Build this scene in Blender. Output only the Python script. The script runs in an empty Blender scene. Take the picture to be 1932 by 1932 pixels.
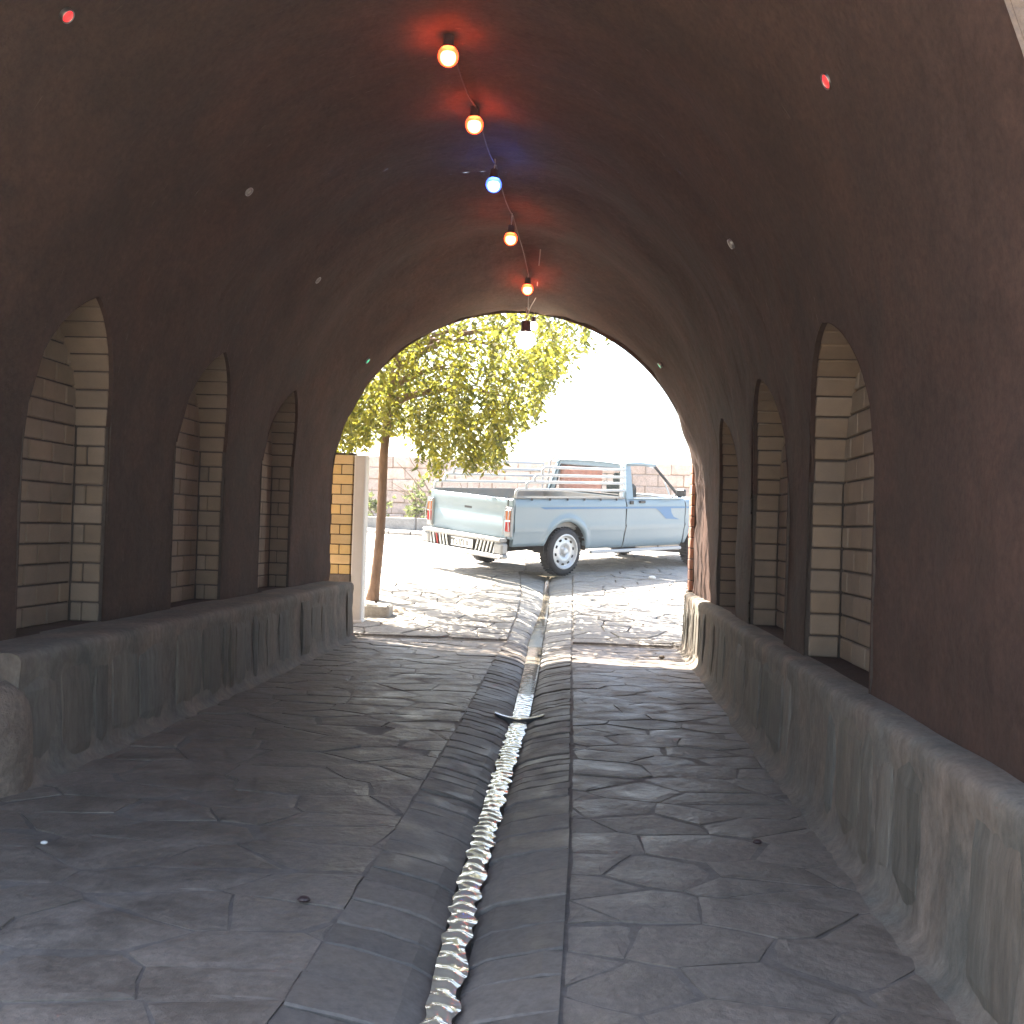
import bpy, math, random
from mathutils import Vector, Matrix, noise
random.seed(7)
S = bpy.context.scene
COL = S.collection
PI = math.pi
R = math.radians

# ------------------------------------------------------------------ camera
cam_d = bpy.data.cameras.new('camera'); cam = bpy.data.objects.new('camera', cam_d); COL.objects.link(cam)
cam_d.sensor_width = 36; cam_d.lens = 36*1935/1932; cam_d.clip_start = .05; cam_d.clip_end = 500
cam.matrix_world = (Matrix.Translation((0, 0, 1)) @ Matrix.Rotation(.07486, 4, 'Z')
                    @ Matrix.Rotation(PI/2+.0168, 4, 'X') @ Matrix.Rotation(R(1.8), 4, 'Z'))
S.camera = cam
# ------------------------------------------------------------------ sky, sun, exposure
SUN = Vector((-.81*math.cos(R(50)), .586*math.cos(R(50)), math.sin(R(50)))).normalized()
W = bpy.data.worlds.new('World'); S.world = W; W.use_nodes = True
nt = W.node_tree
bg = nt.nodes['Background']; sk = nt.nodes.new('ShaderNodeTexSky'); sk.sky_type = 'NISHITA'
sk.sun_disc = False; sk.sun_elevation = R(50); sk.sun_rotation = math.atan2(SUN.x, SUN.y)
sk.dust_density = 3.0; sk.air_density = 1.2
nt.links.new(sk.outputs[0], bg.inputs[0]); bg.inputs[1].default_value = .09
sd = bpy.data.lights.new('sun', 'SUN'); sd.energy = 5.0; sd.angle = R(.53); sd.color = (1, .93, .82)
so = bpy.data.objects.new('sun', sd); COL.objects.link(so)
so.rotation_euler = SUN.to_track_quat('Z', 'Y').to_euler(); so.location = (-8, 4, 12)
S.view_settings.view_transform = 'Standard'; S.view_settings.look = 'None'
S.view_settings.exposure = 3.12; S.view_settings.gamma = 1
S.cycles.max_bounces = 14; S.cycles.diffuse_bounces = 8; S.cycles.glossy_bounces = 4
S.cycles.transparent_max_bounces = 12; S.cycles.use_denoising = True
S.cycles.sample_clamp_indirect = 8; S.cycles.caustics_reflective = False; S.cycles.caustics_refractive = False

# ------------------------------------------------------------------ helpers
def tag(o, label=None, cat=None, group=None, kind=None):
    if label: o['label'] = label
    if cat: o['category'] = cat
    if group: o['group'] = group
    if kind: o['kind'] = kind
    return o
def empty(name, loc=(0, 0, 0), rot=(0, 0, 0), parent=None):
    o = bpy.data.objects.new(name, None); COL.objects.link(o); o.location = loc; o.rotation_euler = rot
    o.parent = parent; o.empty_display_size = .1
    return o
def inst(name, me, parent=None, loc=(0, 0, 0), rot=(0, 0, 0), mat=None, scale=None):
    o = bpy.data.objects.new(name, me); COL.objects.link(o); o.parent = parent
    o.location = loc; o.rotation_euler = rot
    if scale: o.scale = scale
    return o

class MB:
    def __init__(s): s.v = []; s.f = []; s.m = []
    def add(s, vs, fs, mi=0):
        b = len(s.v); s.v += [tuple(p) for p in vs]
        s.f += [tuple(i+b for i in f) for f in fs]; s.m += [mi]*len(fs)
    def box(s, c, d, M=None, mi=0, ch=0):
        x, y, z = d[0]/2, d[1]/2, d[2]/2
        if ch <= 0:
            vs = [Vector((i*x, j*y, k*z)) for i in (-1, 1) for j in (-1, 1) for k in (-1, 1)]
            fs = [(0, 1, 3, 2), (4, 6, 7, 5), (0, 4, 5, 1), (2, 3, 7, 6), (0, 2, 6, 4), (1, 5, 7, 3)]
        else:
            vs, fs = chamfer_box(x, y, z, min(ch, x*.8, y*.8, z*.8))
        if M is not None: vs = [M @ v for v in vs]
        c = Vector(c); s.add([v+c for v in vs], fs, mi)
    def tube(s, pts, r, n=8, mi=0, cap=True):
        pts = [Vector(p) for p in pts]; k = len(pts)
        rr = r if isinstance(r, (list, tuple)) else [r]*k
        vs = []; fs = []; up = None
        for i, p in enumerate(pts):
            d = (pts[min(i+1, k-1)]-pts[max(i-1, 0)]).normalized()
            if up is None:
                up = d.orthogonal().normalized()
            else:
                up = (up-d*up.dot(d)).normalized()
            w = d.cross(up)
            for j in range(n):
                a = 2*PI*j/n; vs.append(p+(up*math.cos(a)+w*math.sin(a))*rr[i])
        for i in range(k-1):
            for j in range(n):
                a = i*n+j; b = i*n+(j+1) % n; fs.append((a, b, b+n, a+n))
        if cap:
            fs.append(tuple(range(n-1, -1, -1))); fs.append(tuple((k-1)*n+j for j in range(n)))
        s.add(vs, fs, mi)
    def grid(s, rows, mi=0, closed=False):
        n = len(rows[0]); vs = [p for r in rows for p in r]; fs = []
        for i in range(len(rows)-1):
            for j in range(n-1 if not closed else n):
                a = i*n+j; b = i*n+(j+1) % n; fs.append((a, b, b+n, a+n))
        s.add(vs, fs, mi)
    def prism(s, poly, a, b, mi=0, ax='y'):
        """extrude a 2-D polygon (u,v) from a to b along ax"""
        def P(u, v, w): return {'y': (u, w, v), 'x': (w, u, v), 'z': (u, v, w)}[ax]
        n = len(poly); vs = [P(u, v, a) for u, v in poly]+[P(u, v, b) for u, v in poly]
        fs = [tuple(range(n)), tuple(range(2*n-1, n-1, -1))]+[(i, i+n, (i+1) % n+n, (i+1) % n) for i in range(n)]
        s.add(vs, fs, mi)
    def lathe(s, prof, n=24, M=None, mi=0):
        """prof: (radius, height) about local y axis"""
        vs = []; fs = []
        for r, h in prof:
            for j in range(n):
                a = 2*PI*j/n; v = Vector((r*math.cos(a), h, r*math.sin(a))); vs.append(M @ v if M is not None else v)
        for i in range(len(prof)-1):
            for j in range(n):
                a = i*n+j; b = i*n+(j+1) % n; fs.append((a, b, b+n, a+n))
        s.add(vs, fs, mi)
    def build(s, name, mats, parent=None, smooth=False, loc=(0, 0, 0), rot=(0, 0, 0)):
        me = bpy.data.meshes.new(name); me.from_pydata(s.v, [], s.f)
        mats = mats if isinstance(mats, (list, tuple)) else [mats]
        for m in mats: me.materials.append(m)
        if len(mats) > 1: me.polygons.foreach_set('material_index', s.m)
        if smooth: me.polygons.foreach_set('use_smooth', [True]*len(me.polygons))
        me.update()
        return inst(name, me, parent, loc, rot)
def fixnormals(o):
    import bmesh
    bm = bmesh.new(); bm.from_mesh(o.data); bmesh.ops.recalc_face_normals(bm, faces=bm.faces); bm.to_mesh(o.data); bm.free(); return o
def chamfer_box(x, y, z, c):
    vs = []; 
    for i in (-1, 1):
        for j in (-1, 1):
            for k in (-1, 1):
                vs += [Vector((i*x, j*(y-c), k*(z-c))), Vector((i*(x-c), j*y, k*(z-c))), Vector((i*(x-c), j*(y-c), k*z))]
    def q(i, j, k, a): return ((i > 0)*4+(j > 0)*2+(k > 0))*3+a
    fs = []
    for i in (-1, 1):
        fs.append((q(i, -1, -1, 0), q(i, 1, -1, 0), q(i, 1, 1, 0), q(i, -1, 1, 0)))
        fs.append((q(-1, i, -1, 1), q(1, i, -1, 1), q(1, i, 1, 1), q(-1, i, 1, 1)))
        fs.append((q(-1, -1, i, 2), q(1, -1, i, 2), q(1, 1, i, 2), q(-1, 1, i, 2)))
        for j in (-1, 1):
            fs.append((q(i, j, -1, 0), q(i, j, 1, 0), q(i, j, 1, 1), q(i, j, -1, 1)))
            fs.append((q(i, -1, j, 0), q(i, 1, j, 0), q(i, 1, j, 2), q(i, -1, j, 2)))
            fs.append((q(-1, i, j, 1), q(1, i, j, 1), q(1, i, j, 2), q(-1, i, j, 2)))
            for k in (-1, 1): fs.append((q(i, j, k, 0), q(i, j, k, 1), q(i, j, k, 2)))
    return vs, fs
def smooth(a, b, x):
    t = max(0., min(1., (x-a)/(b-a))); return t*t*(3-2*t)
def lerp_tab(tab, x):
    if x <= tab[0][0]: return tab[0][1]
    for (a, va), (b, vb) in zip(tab, tab[1:]):
        if x <= b: return va+(vb-va)*(x-a)/(b-a)
    return tab[-1][1]
def nz(*p): return noise.noise(Vector(p))

# ------------------------------------------------------------------ materials
def mat(name, base, rough=.8, var=.0, nscale=6., col2=None, cfac=.5, bump=0., bscale=30., spec=.5, metal=0., rnd=0., bdist=.01, detail=8, stretch=(1, 1, 1), extra=None):
    m = bpy.data.materials.new(name); m.use_nodes = True; T = m.node_tree; N = T.nodes; L = T.links
    b = N['Principled BSDF']; b.inputs['Roughness'].default_value = rough; b.inputs['Metallic'].default_value = metal
    b.inputs['Specular IOR Level'].default_value = spec
    geo = N.new('ShaderNodeNewGeometry'); mp = N.new('ShaderNodeMapping'); mp.inputs['Scale'].default_value = stretch
    L.new(geo.outputs['Position'], mp.inputs[0])
    c = N.new('ShaderNodeRGB'); c.outputs[0].default_value = (*base, 1); out = c.outputs[0]
    if col2:
        t = N.new('ShaderNodeTexNoise'); t.inputs['Scale'].default_value = nscale; t.inputs['Detail'].default_value = detail; t.inputs['Roughness'].default_value = .62
        L.new(mp.outputs[0], t.inputs['Vector'])
        r = N.new('ShaderNodeMapRange'); r.inputs[1].default_value = .5-.22; r.inputs[2].default_value = .5+.22
        L.new(t.outputs[0], r.inputs[0])
        mx = N.new('ShaderNodeMix'); mx.data_type = 'RGBA'; L.new(r.outputs[0], mx.inputs[0]); L.new(out, mx.inputs[6]); mx.inputs[7].default_value = (*col2, 1)
        out = mx.outputs[2]
    if rnd > 0:
        oi = N.new('ShaderNodeObjectInfo'); hs = N.new('ShaderNodeHueSaturation')
        r = N.new('ShaderNodeMapRange'); r.inputs[3].default_value = 1-rnd; r.inputs[4].default_value = 1+rnd
        L.new(oi.outputs['Random'], r.inputs[0]); L.new(r.outputs[0], hs.inputs['Value'])
        r2 = N.new('ShaderNodeMath'); r2.operation = 'MULTIPLY'; r2.inputs[1].default_value = 7.31; L.new(oi.outputs['Random'], r2.inputs[0])
        r3 = N.new('ShaderNodeMath'); r3.operation = 'FRACT'; L.new(r2.outputs[0], r3.inputs[0])
        r4 = N.new('ShaderNodeMapRange'); r4.inputs[3].default_value = 1-rnd*.6; r4.inputs[4].default_value = 1+rnd*.6
        L.new(r3.outputs[0], r4.inputs[0]); L.new(r4.outputs[0], hs.inputs['Saturation'])
        L.new(out, hs.inputs['Color']); out = hs.outputs[0]
    if bump >= .5:
        # two finer scales of dust and wear over the base colour, and uneven gloss
        g1 = N.new('ShaderNodeTexNoise'); g1.inputs['Scale'].default_value = 38; g1.inputs['Detail'].default_value = 9; g1.inputs['Roughness'].default_value = .72
        g2 = N.new('ShaderNodeTexNoise'); g2.inputs['Scale'].default_value = 4.3; g2.inputs['Detail'].default_value = 6; g2.inputs['Distortion'].default_value = 1.2
        L.new(mp.outputs[0], g1.inputs['Vector']); L.new(mp.outputs[0], g2.inputs['Vector'])
        a1 = N.new('ShaderNodeMapRange'); a1.inputs[1].default_value = .3; a1.inputs[2].default_value = .7; a1.inputs[3].default_value = .72; a1.inputs[4].default_value = 1.28
        a2 = N.new('ShaderNodeMapRange'); a2.inputs[1].default_value = .35; a2.inputs[2].default_value = .65; a2.inputs[3].default_value = .84; a2.inputs[4].default_value = 1.16
        L.new(g1.outputs[0], a1.inputs[0]); L.new(g2.outputs[0], a2.inputs[0])
        mm = N.new('ShaderNodeMath'); mm.operation = 'MULTIPLY'; L.new(a1.outputs[0], mm.inputs[0]); L.new(a2.outputs[0], mm.inputs[1])
        hv = N.new('ShaderNodeHueSaturation'); L.new(out, hv.inputs['Color']); L.new(mm.outputs[0], hv.inputs['Value']); out = hv.outputs[0]
        rr = N.new('ShaderNodeMapRange'); rr.inputs[1].default_value = .3; rr.inputs[2].default_value = .7; rr.inputs[3].default_value = max(.05, rough-.12); rr.inputs[4].default_value = min(1, rough+.2)
        L.new(g2.outputs[0], rr.inputs[0]); L.new(rr.outputs[0], b.inputs['Roughness'])
    L.new(out, b.inputs['Base Color'])
    if bump > 0:
        t = N.new('ShaderNodeTexNoise'); t.inputs['Scale'].default_value = bscale; t.inputs['Detail'].default_value = 10; t.inputs['Roughness'].default_value = .6
        L.new(mp.outputs[0], t.inputs['Vector'])
        bu = N.new('ShaderNodeBump'); bu.inputs['Strength'].default_value = bump; bu.inputs['Distance'].default_value = bdist
        L.new(t.outputs[0], bu.inputs['Height']); L.new(bu.outputs[0], b.inputs['Normal'])
    if extra: extra(m, N, L, b)
    return m
def crackle(m, N, L, b):
    # trowel marks and patches of smoother render on the plaster
    pass
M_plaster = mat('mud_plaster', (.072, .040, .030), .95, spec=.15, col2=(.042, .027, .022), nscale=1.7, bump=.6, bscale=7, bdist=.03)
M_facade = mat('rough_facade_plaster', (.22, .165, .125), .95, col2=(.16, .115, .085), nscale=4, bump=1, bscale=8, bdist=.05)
M_dado = mat('dado_render', (.215, .162, .125), .9, spec=.2, col2=(.11, .11, .096), nscale=4.5, bump=.8, bscale=12, bdist=.02, stretch=(1, 1, .6))
M_slab = mat('dado_stone', (.11, .115, .10), .8, spec=.25, col2=(.16, .122, .093), nscale=2.6, bump=.8, bscale=12, bdist=.02, stretch=(1, 1, .2), rnd=.18)
M_brick = mat('buff_brick', (.24, .175, .118), .85, col2=(.18, .13, .09), nscale=7, bump=.4, bscale=60, bdist=.004, rnd=.12)
M_ybrick = mat('lit_yellow_brick', (.78, .58, .28), .8, col2=(.68, .48, .21), nscale=7, bump=.4, bscale=60, bdist=.004, rnd=.15)  # brick yellowed and lightened: bounced light at the exit put into its colour
M_rbrick = mat('red_brown_brick', (.36, .17, .11), .8, col2=(.28, .13, .09), nscale=7, bump=.4, bscale=60, bdist=.004, rnd=.15)
M_mortar = mat('mortar', (.06, .045, .036), .95, bump=.5, bscale=50)
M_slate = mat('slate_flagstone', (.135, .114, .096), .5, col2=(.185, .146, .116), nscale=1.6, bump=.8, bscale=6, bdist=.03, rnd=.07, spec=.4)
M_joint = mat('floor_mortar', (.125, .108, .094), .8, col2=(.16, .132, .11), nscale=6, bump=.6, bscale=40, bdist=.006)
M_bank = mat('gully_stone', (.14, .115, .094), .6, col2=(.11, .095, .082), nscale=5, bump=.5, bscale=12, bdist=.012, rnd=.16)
M_bank_lit = mat('sunlit_tone_gully_stone', (.36, .335, .30), .8, col2=(.29, .27, .24), nscale=5, bump=.5, bscale=12, bdist=.012, rnd=.12)  # paler copy of the gully stone; sunlight beyond the exit is in its colour
M_pave = mat('courtyard_stone', (.38, .345, .30), .8, spec=.3, col2=(.29, .265, .235), nscale=4, bump=.6, bscale=10, bdist=.02, rnd=.16)
M_ground = mat('courtyard_mortar', (.27, .24, .205), .9, col2=(.32, .28, .24), nscale=2, bump=.6, bscale=30)
M_lane = mat('pale_bounce_earth', (.46, .38, .29), .95, col2=(.40, .33, .26), nscale=2, bump=.6, bscale=20)  # unseen ground behind the camera, kept pale to bounce light into the passage
M_wallstone = mat('pink_wall_block', (.58, .46, .39), .9, col2=(.50, .39, .33), nscale=5, bump=.7, bscale=16, bdist=.02, rnd=.12)
M_kerb = mat('grey_kerb_block', (.24, .235, .225), .9, col2=(.30, .29, .27), nscale=5, bump=.5, bscale=20, rnd=.12)
M_soil = mat('dry_soil', (.26, .19, .13), .95, col2=(.33, .25, .18), nscale=8, bump=.8, bscale=20)
M_white = mat('white_plaster', (.82, .79, .74), .8, col2=(.75, .71, .64), nscale=6, bump=.2, bscale=30)
M_bark = mat('bark', (.24, .145, .09), .9, col2=(.16, .10, .065), nscale=14, bump=.9, bscale=22, bdist=.02, stretch=(1, 1, .25))
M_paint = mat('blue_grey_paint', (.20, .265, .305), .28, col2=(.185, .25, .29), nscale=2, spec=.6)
M_paint_lit = mat('blue_grey_paint_lit', (.45, .52, .56), .3, spec=.6)  # paler copy of the truck paint; sun on roof and bonnet put into colour
M_bluestripe = mat('blue_stripe', (.05, .15, .30), .35)
M_rail = mat('white_rail_paint', (.42, .43, .44), .35)
M_dark = mat('black_rubber', (.028, .028, .030), .75, bump=.2, bscale=80, bdist=.002)
M_under = mat('dark_underbody', (.03, .028, .027), .9)
M_bed = mat('bed_floor_metal', (.16, .18, .19), .6, col2=(.22, .20, .18), nscale=6)
M_chrome = mat('bright_metal', (.62, .62, .62), .28, metal=.9)
M_rim = mat('silver_wheel_paint', (.55, .57, .58), .35, metal=.3)
M_bump = mat('bumper_paint', (.36, .36, .36), .4, col2=(.26, .26, .26), nscale=9)
M_red = mat('red_lens', (.34, .015, .012), .2)
M_amber = mat('amber_lens', (.42, .13, .04), .2)
M_curtain = mat('red_brown_cloth', (.62, .27, .20), .9, col2=(.5, .2, .15), nscale=6)
M_black = mat('black_plastic', (.03, .032, .035), .5)
M_plate = mat('plate_white', (.80, .80, .76), .4)
M_stem = mat('dry_stem', (.20, .14, .09), .9)
M_socket = mat('dark_socket', (.04, .02, .02), .5)
M_wire = mat('pale_wire', (.45, .40, .36), .5)
M_ring = mat('steel_ring', (.35, .34, .33), .4, metal=1)

def leaf_mat(name, c, c2):
    m = bpy.data.materials.new(name); m.use_nodes = True; T = m.node_tree; N = T.nodes; L = T.links
    for n in list(N): N.remove(n)
    o = N.new('ShaderNodeOutputMaterial'); mix = N.new('ShaderNodeMixShader'); d = N.new('ShaderNodeBsdfPrincipled'); t = N.new('ShaderNodeBsdfTranslucent')
    d.inputs['Roughness'].default_value = .5
    g = N.new('ShaderNodeNewGeometry'); mx = N.new('ShaderNodeMix'); mx.data_type = 'RGBA'
    mx.inputs[6].default_value = (*c, 1); mx.inputs[7].default_value = (*c2, 1)
    L.new(g.outputs['Random Per Island'], mx.inputs[0]); L.new(mx.outputs[2], d.inputs['Base Color'])
    h = N.new('ShaderNodeHueSaturation'); h.inputs['Saturation'].default_value = 1.05; h.inputs['Value'].default_value = 2.1
    L.new(mx.outputs[2], h.inputs['Color']); L.new(h.outputs[0], t.inputs[0])
    mix.inputs[0].default_value = .55; L.new(d.outputs[0], mix.inputs[1]); L.new(t.outputs[0], mix.inputs[2]); L.new(mix.outputs[0], o.inputs[0])
    return m
M_leaf = leaf_mat('olive_leaf', (.060, .072, .018), (.21, .19, .03))
M_leaf2 = leaf_mat('shrub_leaf', (.10, .12, .04), (.06, .08, .025))
def glass_mat(name, col, rough=.03, alpha=.25):
    m = bpy.data.materials.new(name); m.use_nodes = True; T = m.node_tree; N = T.nodes; L = T.links
    b = N['Principled BSDF']; b.inputs['Base Color'].default_value = (*col, 1); b.inputs['Roughness'].default_value = rough
    b.inputs['Alpha'].default_value = alpha
    return m
M_glass = glass_mat('window_glass', (.10, .13, .12), .03, .16)
def emit(name, col, s):
    m = bpy.data.materials.new(name); m.use_nodes = True; b = m.node_tree.nodes['Principled BSDF']
    b.inputs['Base Color'].default_value = (*col, 1)
    b.inputs['Emission Color'].default_value = (*col, 1); b.inputs['Emission Strength'].default_value = s
    b.inputs['Roughness'].default_value = .3
    return m
def shell(name, col, e):
    m = bpy.data.materials.new(name); m.use_nodes = True; T = m.node_tree; N = T.nodes; L = T.links
    for n in list(N): N.remove(n)
    o = N.new('ShaderNodeOutputMaterial'); t = N.new('ShaderNodeBsdfTransparent'); t.inputs[0].default_value = (*col, 1)
    em = N.new('ShaderNodeEmission'); em.inputs[0].default_value = (*col, 1); em.inputs[1].default_value = e
    a = N.new('ShaderNodeAddShader'); L.new(t.outputs[0], a.inputs[0]); L.new(em.outputs[0], a.inputs[1]); L.new(a.outputs[0], o.inputs[0])
    return m
BULB = {'red': (shell('red_bulb_glass', (1, .10, .03), .45), emit('red_bulb_core', (1, .9, .75), 8)),
        'blue': (shell('blue_bulb_glass', (.08, .16, 1), .45), emit('blue_bulb_core', (.7, .95, 1), 7)),
        'white': (shell('white_bulb_glass', (1, .96, .88), .6), emit('white_bulb_core', (1, .95, .85), 8))}

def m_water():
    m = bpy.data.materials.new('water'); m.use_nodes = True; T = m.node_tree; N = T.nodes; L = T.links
    b = N['Principled BSDF']; b.inputs['Base Color'].default_value = (.30, .26, .20, 1); b.inputs['Roughness'].default_value = .09  # pale tan base stands in for the bright exit reflected in the water
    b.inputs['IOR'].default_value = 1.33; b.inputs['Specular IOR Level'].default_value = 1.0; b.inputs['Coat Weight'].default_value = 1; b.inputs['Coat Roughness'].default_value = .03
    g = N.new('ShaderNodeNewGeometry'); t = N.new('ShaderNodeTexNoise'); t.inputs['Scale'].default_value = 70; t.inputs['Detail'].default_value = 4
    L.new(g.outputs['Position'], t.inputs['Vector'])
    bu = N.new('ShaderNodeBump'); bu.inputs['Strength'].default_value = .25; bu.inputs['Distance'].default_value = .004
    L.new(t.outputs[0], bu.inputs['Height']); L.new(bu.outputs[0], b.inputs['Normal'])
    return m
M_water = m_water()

# ------------------------------------------------------------------ ground heights and gully lines
def gz(X, Y):
    t = max(0, min(1, (Y-9.13)/2.5))
    z = 0 if Y < 9.13 else (.1*(Y-9.13) if Y < 13.3 else .417+.085*(min(Y, 22)-13.3))
    return z-.03*(max(-8, min(6, X))+.7)*t
def eL(Y): return lerp_tab([(-3, -.60), (2.1, -.60), (3.2, -.60), (5.1, -.625), (8, -.69), (10.3, -.69), (11.6, -.73), (12.9, -.83), (13.6, -.9)], Y)
def eR(Y): return lerp_tab([(-3, -.03), (3.2, -.03), (5.1, -.055), (8.5, -.11), (10.9, -.145), (13.3, -.19)], Y)
def wC(Y): return lerp_tab([(-3, -.255), (2.19, -.286), (2.9, -.314), (4.1, -.332), (5.8, -.347), (7.9, -.40), (9.3, -.448), (11.2, -.44), (13.3, -.51)], Y)
def wW(Y): return lerp_tab([(-3, .072), (2.2, .068), (4, .075), (5.8, .095), (8, .115), (9.4, .12), (10.5, .095), (11.2, .07), (13.3, .045)], Y)

# ground sheet and mortar bed
mb = MB()
xs = [-60, -30, -15, -9, -6, -4.5]+[-3.5+i*.35 for i in range(14)]+[1.6, 2.2, 3.2, 5, 8, 15, 30, 60]
ys = [-30, -12, -6, -3]+[-2+i*.5 for i in range(23)]+[9.6+i*.6 for i in range(22)]+[24, 30, 45, 80, 160]
def inside_gully(x, y): return eL(y)-.02 < x < eR(y)+.02 and y < 13.6
# side bands keep clear of the gully
def band(fn_a, fn_b, y0, y1, n, m_, name, dz, extra=None):
    mb = MB(); rows = []
    Y = y0
    k = max(2, int((y1-y0)/.4))
    for i in range(k+1):
        Y = y0+(y1-y0)*i/k; a = fn_a(Y); b = fn_b(Y)
        rows.append([(a+(b-a)*j/n, Y, gz(a+(b-a)*j/n, Y)+dz) for j in range(n+1)])
    mb.grid(rows); return mb.build(name, m_)
floor = empty('floor'); tag(floor, kind='structure')
court = empty('courtyard'); tag(court, kind='structure')
for a, b in ((lambda Y: -3.3, lambda Y: eL(Y)+.02), (lambda Y: eR(Y)-.02, lambda Y: 1.9)):
    o = band(a, b, .3, 9.13, 10, M_joint, 'mortar_bed', -.0088); o.parent = floor
    o = band(a, b, 9.13, 13.5, 10, M_ground, 'mortar_bed', -.006); o.parent = court
mb = MB()
xg = [-60, -30, -14, -8, -5, -3.5, -2, -1, 0, 1, 2, 3.5, 5, 8, 14, 30, 60]
yg = [13.5, 14.5, 16, 18, 20, 22, 24, 30, 45, 80, 160]
mb.grid([[(x, y, gz(x, y)-.014) for x in xg] for y in yg])
mb.grid([[(x, y, gz(x, y)-.014) for x in (-60, -30, -14, -8, -5, -3.3)] for y in (-30, -10, -3, 3, 9.13, 10.2, 11.4, 12.5, 13.5)])
mb.grid([[(x, y, gz(x, y)-.014) for x in (1.9, 3, 5, 8, 14, 30, 60)] for y in (-30, -10, -3, 3, 9.13, 10.2, 11.4, 12.5, 13.5)])
tag(mb.build('ground', M_ground), kind='structure')
mb = MB(); mb.grid([[(x, y, -.012) for x in (-3.3, -1, 1.9)] for y in (-30, -10, -3, .3)])
tag(mb.build('lane', M_lane), kind='structure')  # out-of-view ground, its pale colour chosen as a bounce surface

# ------------------------------------------------------------------ flagstones (Voronoi cells)
def clip(poly, nx, ny, d):
    out = []
    for i in range(len(poly)):
        p = poly[i]; q = poly[(i+1) % len(poly)]
        a = nx*p[0]+ny*p[1]-d; b = nx*q[0]+ny*q[1]-d
        if a <= 0: out.append(p)
        if (a < 0 < b) or (b < 0 < a):
            t = a/(a-b); out.append((p[0]+(q[0]-p[0])*t, p[1]+(q[1]-p[1])*t))
    return out
def cells(u0, u1, v0, v1, su, sv, rng, jit=.42):
    nu = max(1, round((u1-u0)/su)); nv = max(1, round((v1-v0)/sv)); du = (u1-u0)/nu; dv = (v1-v0)/nv
    pts = {}
    for i in range(-1, nu+1):
        for j in range(-1, nv+1):
            pts[i, j] = (u0+(i+.5+(j % 2)*.4-.2+rng.uniform(-jit, jit))*du, v0+(j+.5+rng.uniform(-jit, jit)*.9)*dv)
    res = []
    for i in range(-1, nu+1):
        for j in range(-1, nv+1):
            p = pts[i, j]; poly = [(u0, v0), (u1, v0), (u1, v1), (u0, v1)]
            for a in range(-2, 3):
                for b in range(-2, 3):
                    q = pts.get((i+a, j+b))
                    if (a or b) and q and poly:
                        nx, ny = (q[0]-p[0])/du/du, (q[1]-p[1])/dv/dv
                        mx, my = (p[0]+q[0])/2, (p[1]+q[1])/2
                        poly = clip(poly, nx, ny, nx*mx+ny*my)
            if len(poly) >= 3 and abs(sum(poly[k][0]*poly[(k+1) % len(poly)][1]-poly[(k+1) % len(poly)][0]*poly[k][1] for k in range(len(poly))))/2 > .0035: res.append(poly)
    return res
def stone_mesh(poly, mapf, rng, gap, rise, soft):
    """irregular flat stone: jittered outline, sloped edge, slightly tilted top"""
    cx = sum(p[0] for p in poly)/len(poly); cy = sum(p[1] for p in poly)/len(poly)
    pts = []
    for i in range(len(poly)):
        p, q = poly[i], poly[(i+1) % len(poly)]
        L = math.hypot(q[0]-p[0], q[1]-p[1]); k = 1 if L < .09 else 2 if L < .22 else 3
        for j in range(k):
            t = j/k; pts.append((p[0]+(q[0]-p[0])*t, p[1]+(q[1]-p[1])*t))
    o1 = []; o2 = []
    for x, y in pts:
        d = math.hypot(x-cx, y-cy) or 1; j = rng.uniform(0, .009)
        s = max(.3, (d-gap-j)/d); o1.append((cx+(x-cx)*s, cy+(y-cy)*s))
        s = max(.25, (d-gap-j-soft-rng.uniform(0, soft))/d); o2.append((cx+(x-cx)*s, cy+(y-cy)*s))
    tx, ty = rng.uniform(-.02, .02), rng.uniform(-.025, .025); n = len(pts)
    vs = []
    for x, y in o1: X, Y = mapf(x, y); vs.append((X, Y, gz(X, Y)-.03))
    for x, y in o1: X, Y = mapf(x, y); vs.append((X, Y, gz(X, Y)+rise-.0028+(x-cx)*tx+(y-cy)*ty))
    for x, y in o2: X, Y = mapf(x, y); vs.append((X, Y, gz(X, Y)+rise+(x-cx)*tx+(y-cy)*ty+rng.uniform(-.001, .001)))
    X, Y = mapf(cx, cy); vs.append((X, Y, gz(X, Y)+rise+rng.uniform(-.002, .003)))
    fs = []
    for k in (0, n):
        for i in range(n): fs.append((k+i, k+(i+1) % n, k+n+(i+1) % n, k+n+i))
    for i in range(n): fs.append((2*n+i, 2*n+(i+1) % n, 3*n))
    return vs, fs, (X, Y)
def lay(parent, name, regions, m_, maxn, gap, rise, soft, stuffname):
    rng = random.Random(11); S_ = []
    for (u0, u1, v0, v1, su, sv, mapf) in regions:
        for poly in cells(u0, u1, v0, v1, su, sv, rng):
            vs, fs, (X, Y) = stone_mesh(poly, mapf, rng, gap, rise+rng.uniform(-.0012, .0022), soft)
            A = abs(sum(poly[i][0]*poly[(i+1) % len(poly)][1]-poly[(i+1) % len(poly)][0]*poly[i][1] for i in range(len(poly))))/2
            vis = 1 if (Y > 1.7 and abs(X+.07*Y) < .55*Y+.4) else .02
            S_.append((-A*vis/(Y*Y*max(Y, 1)+.01), X, Y, vs, fs))
    S_.sort(key=lambda s: s[0]); rest = MB()
    for i, (_, X, Y, vs, fs) in enumerate(S_):
        if i < maxn:
            mb = MB(); c = Vector((X, Y, gz(X, Y))); mb.add([Vector(v)-c for v in vs], fs); mb.build(name, m_, parent, loc=c)
        else: rest.add(vs, fs)
    if rest.v: tag(rest.build(stuffname, m_, parent), kind='stuff')
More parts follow.
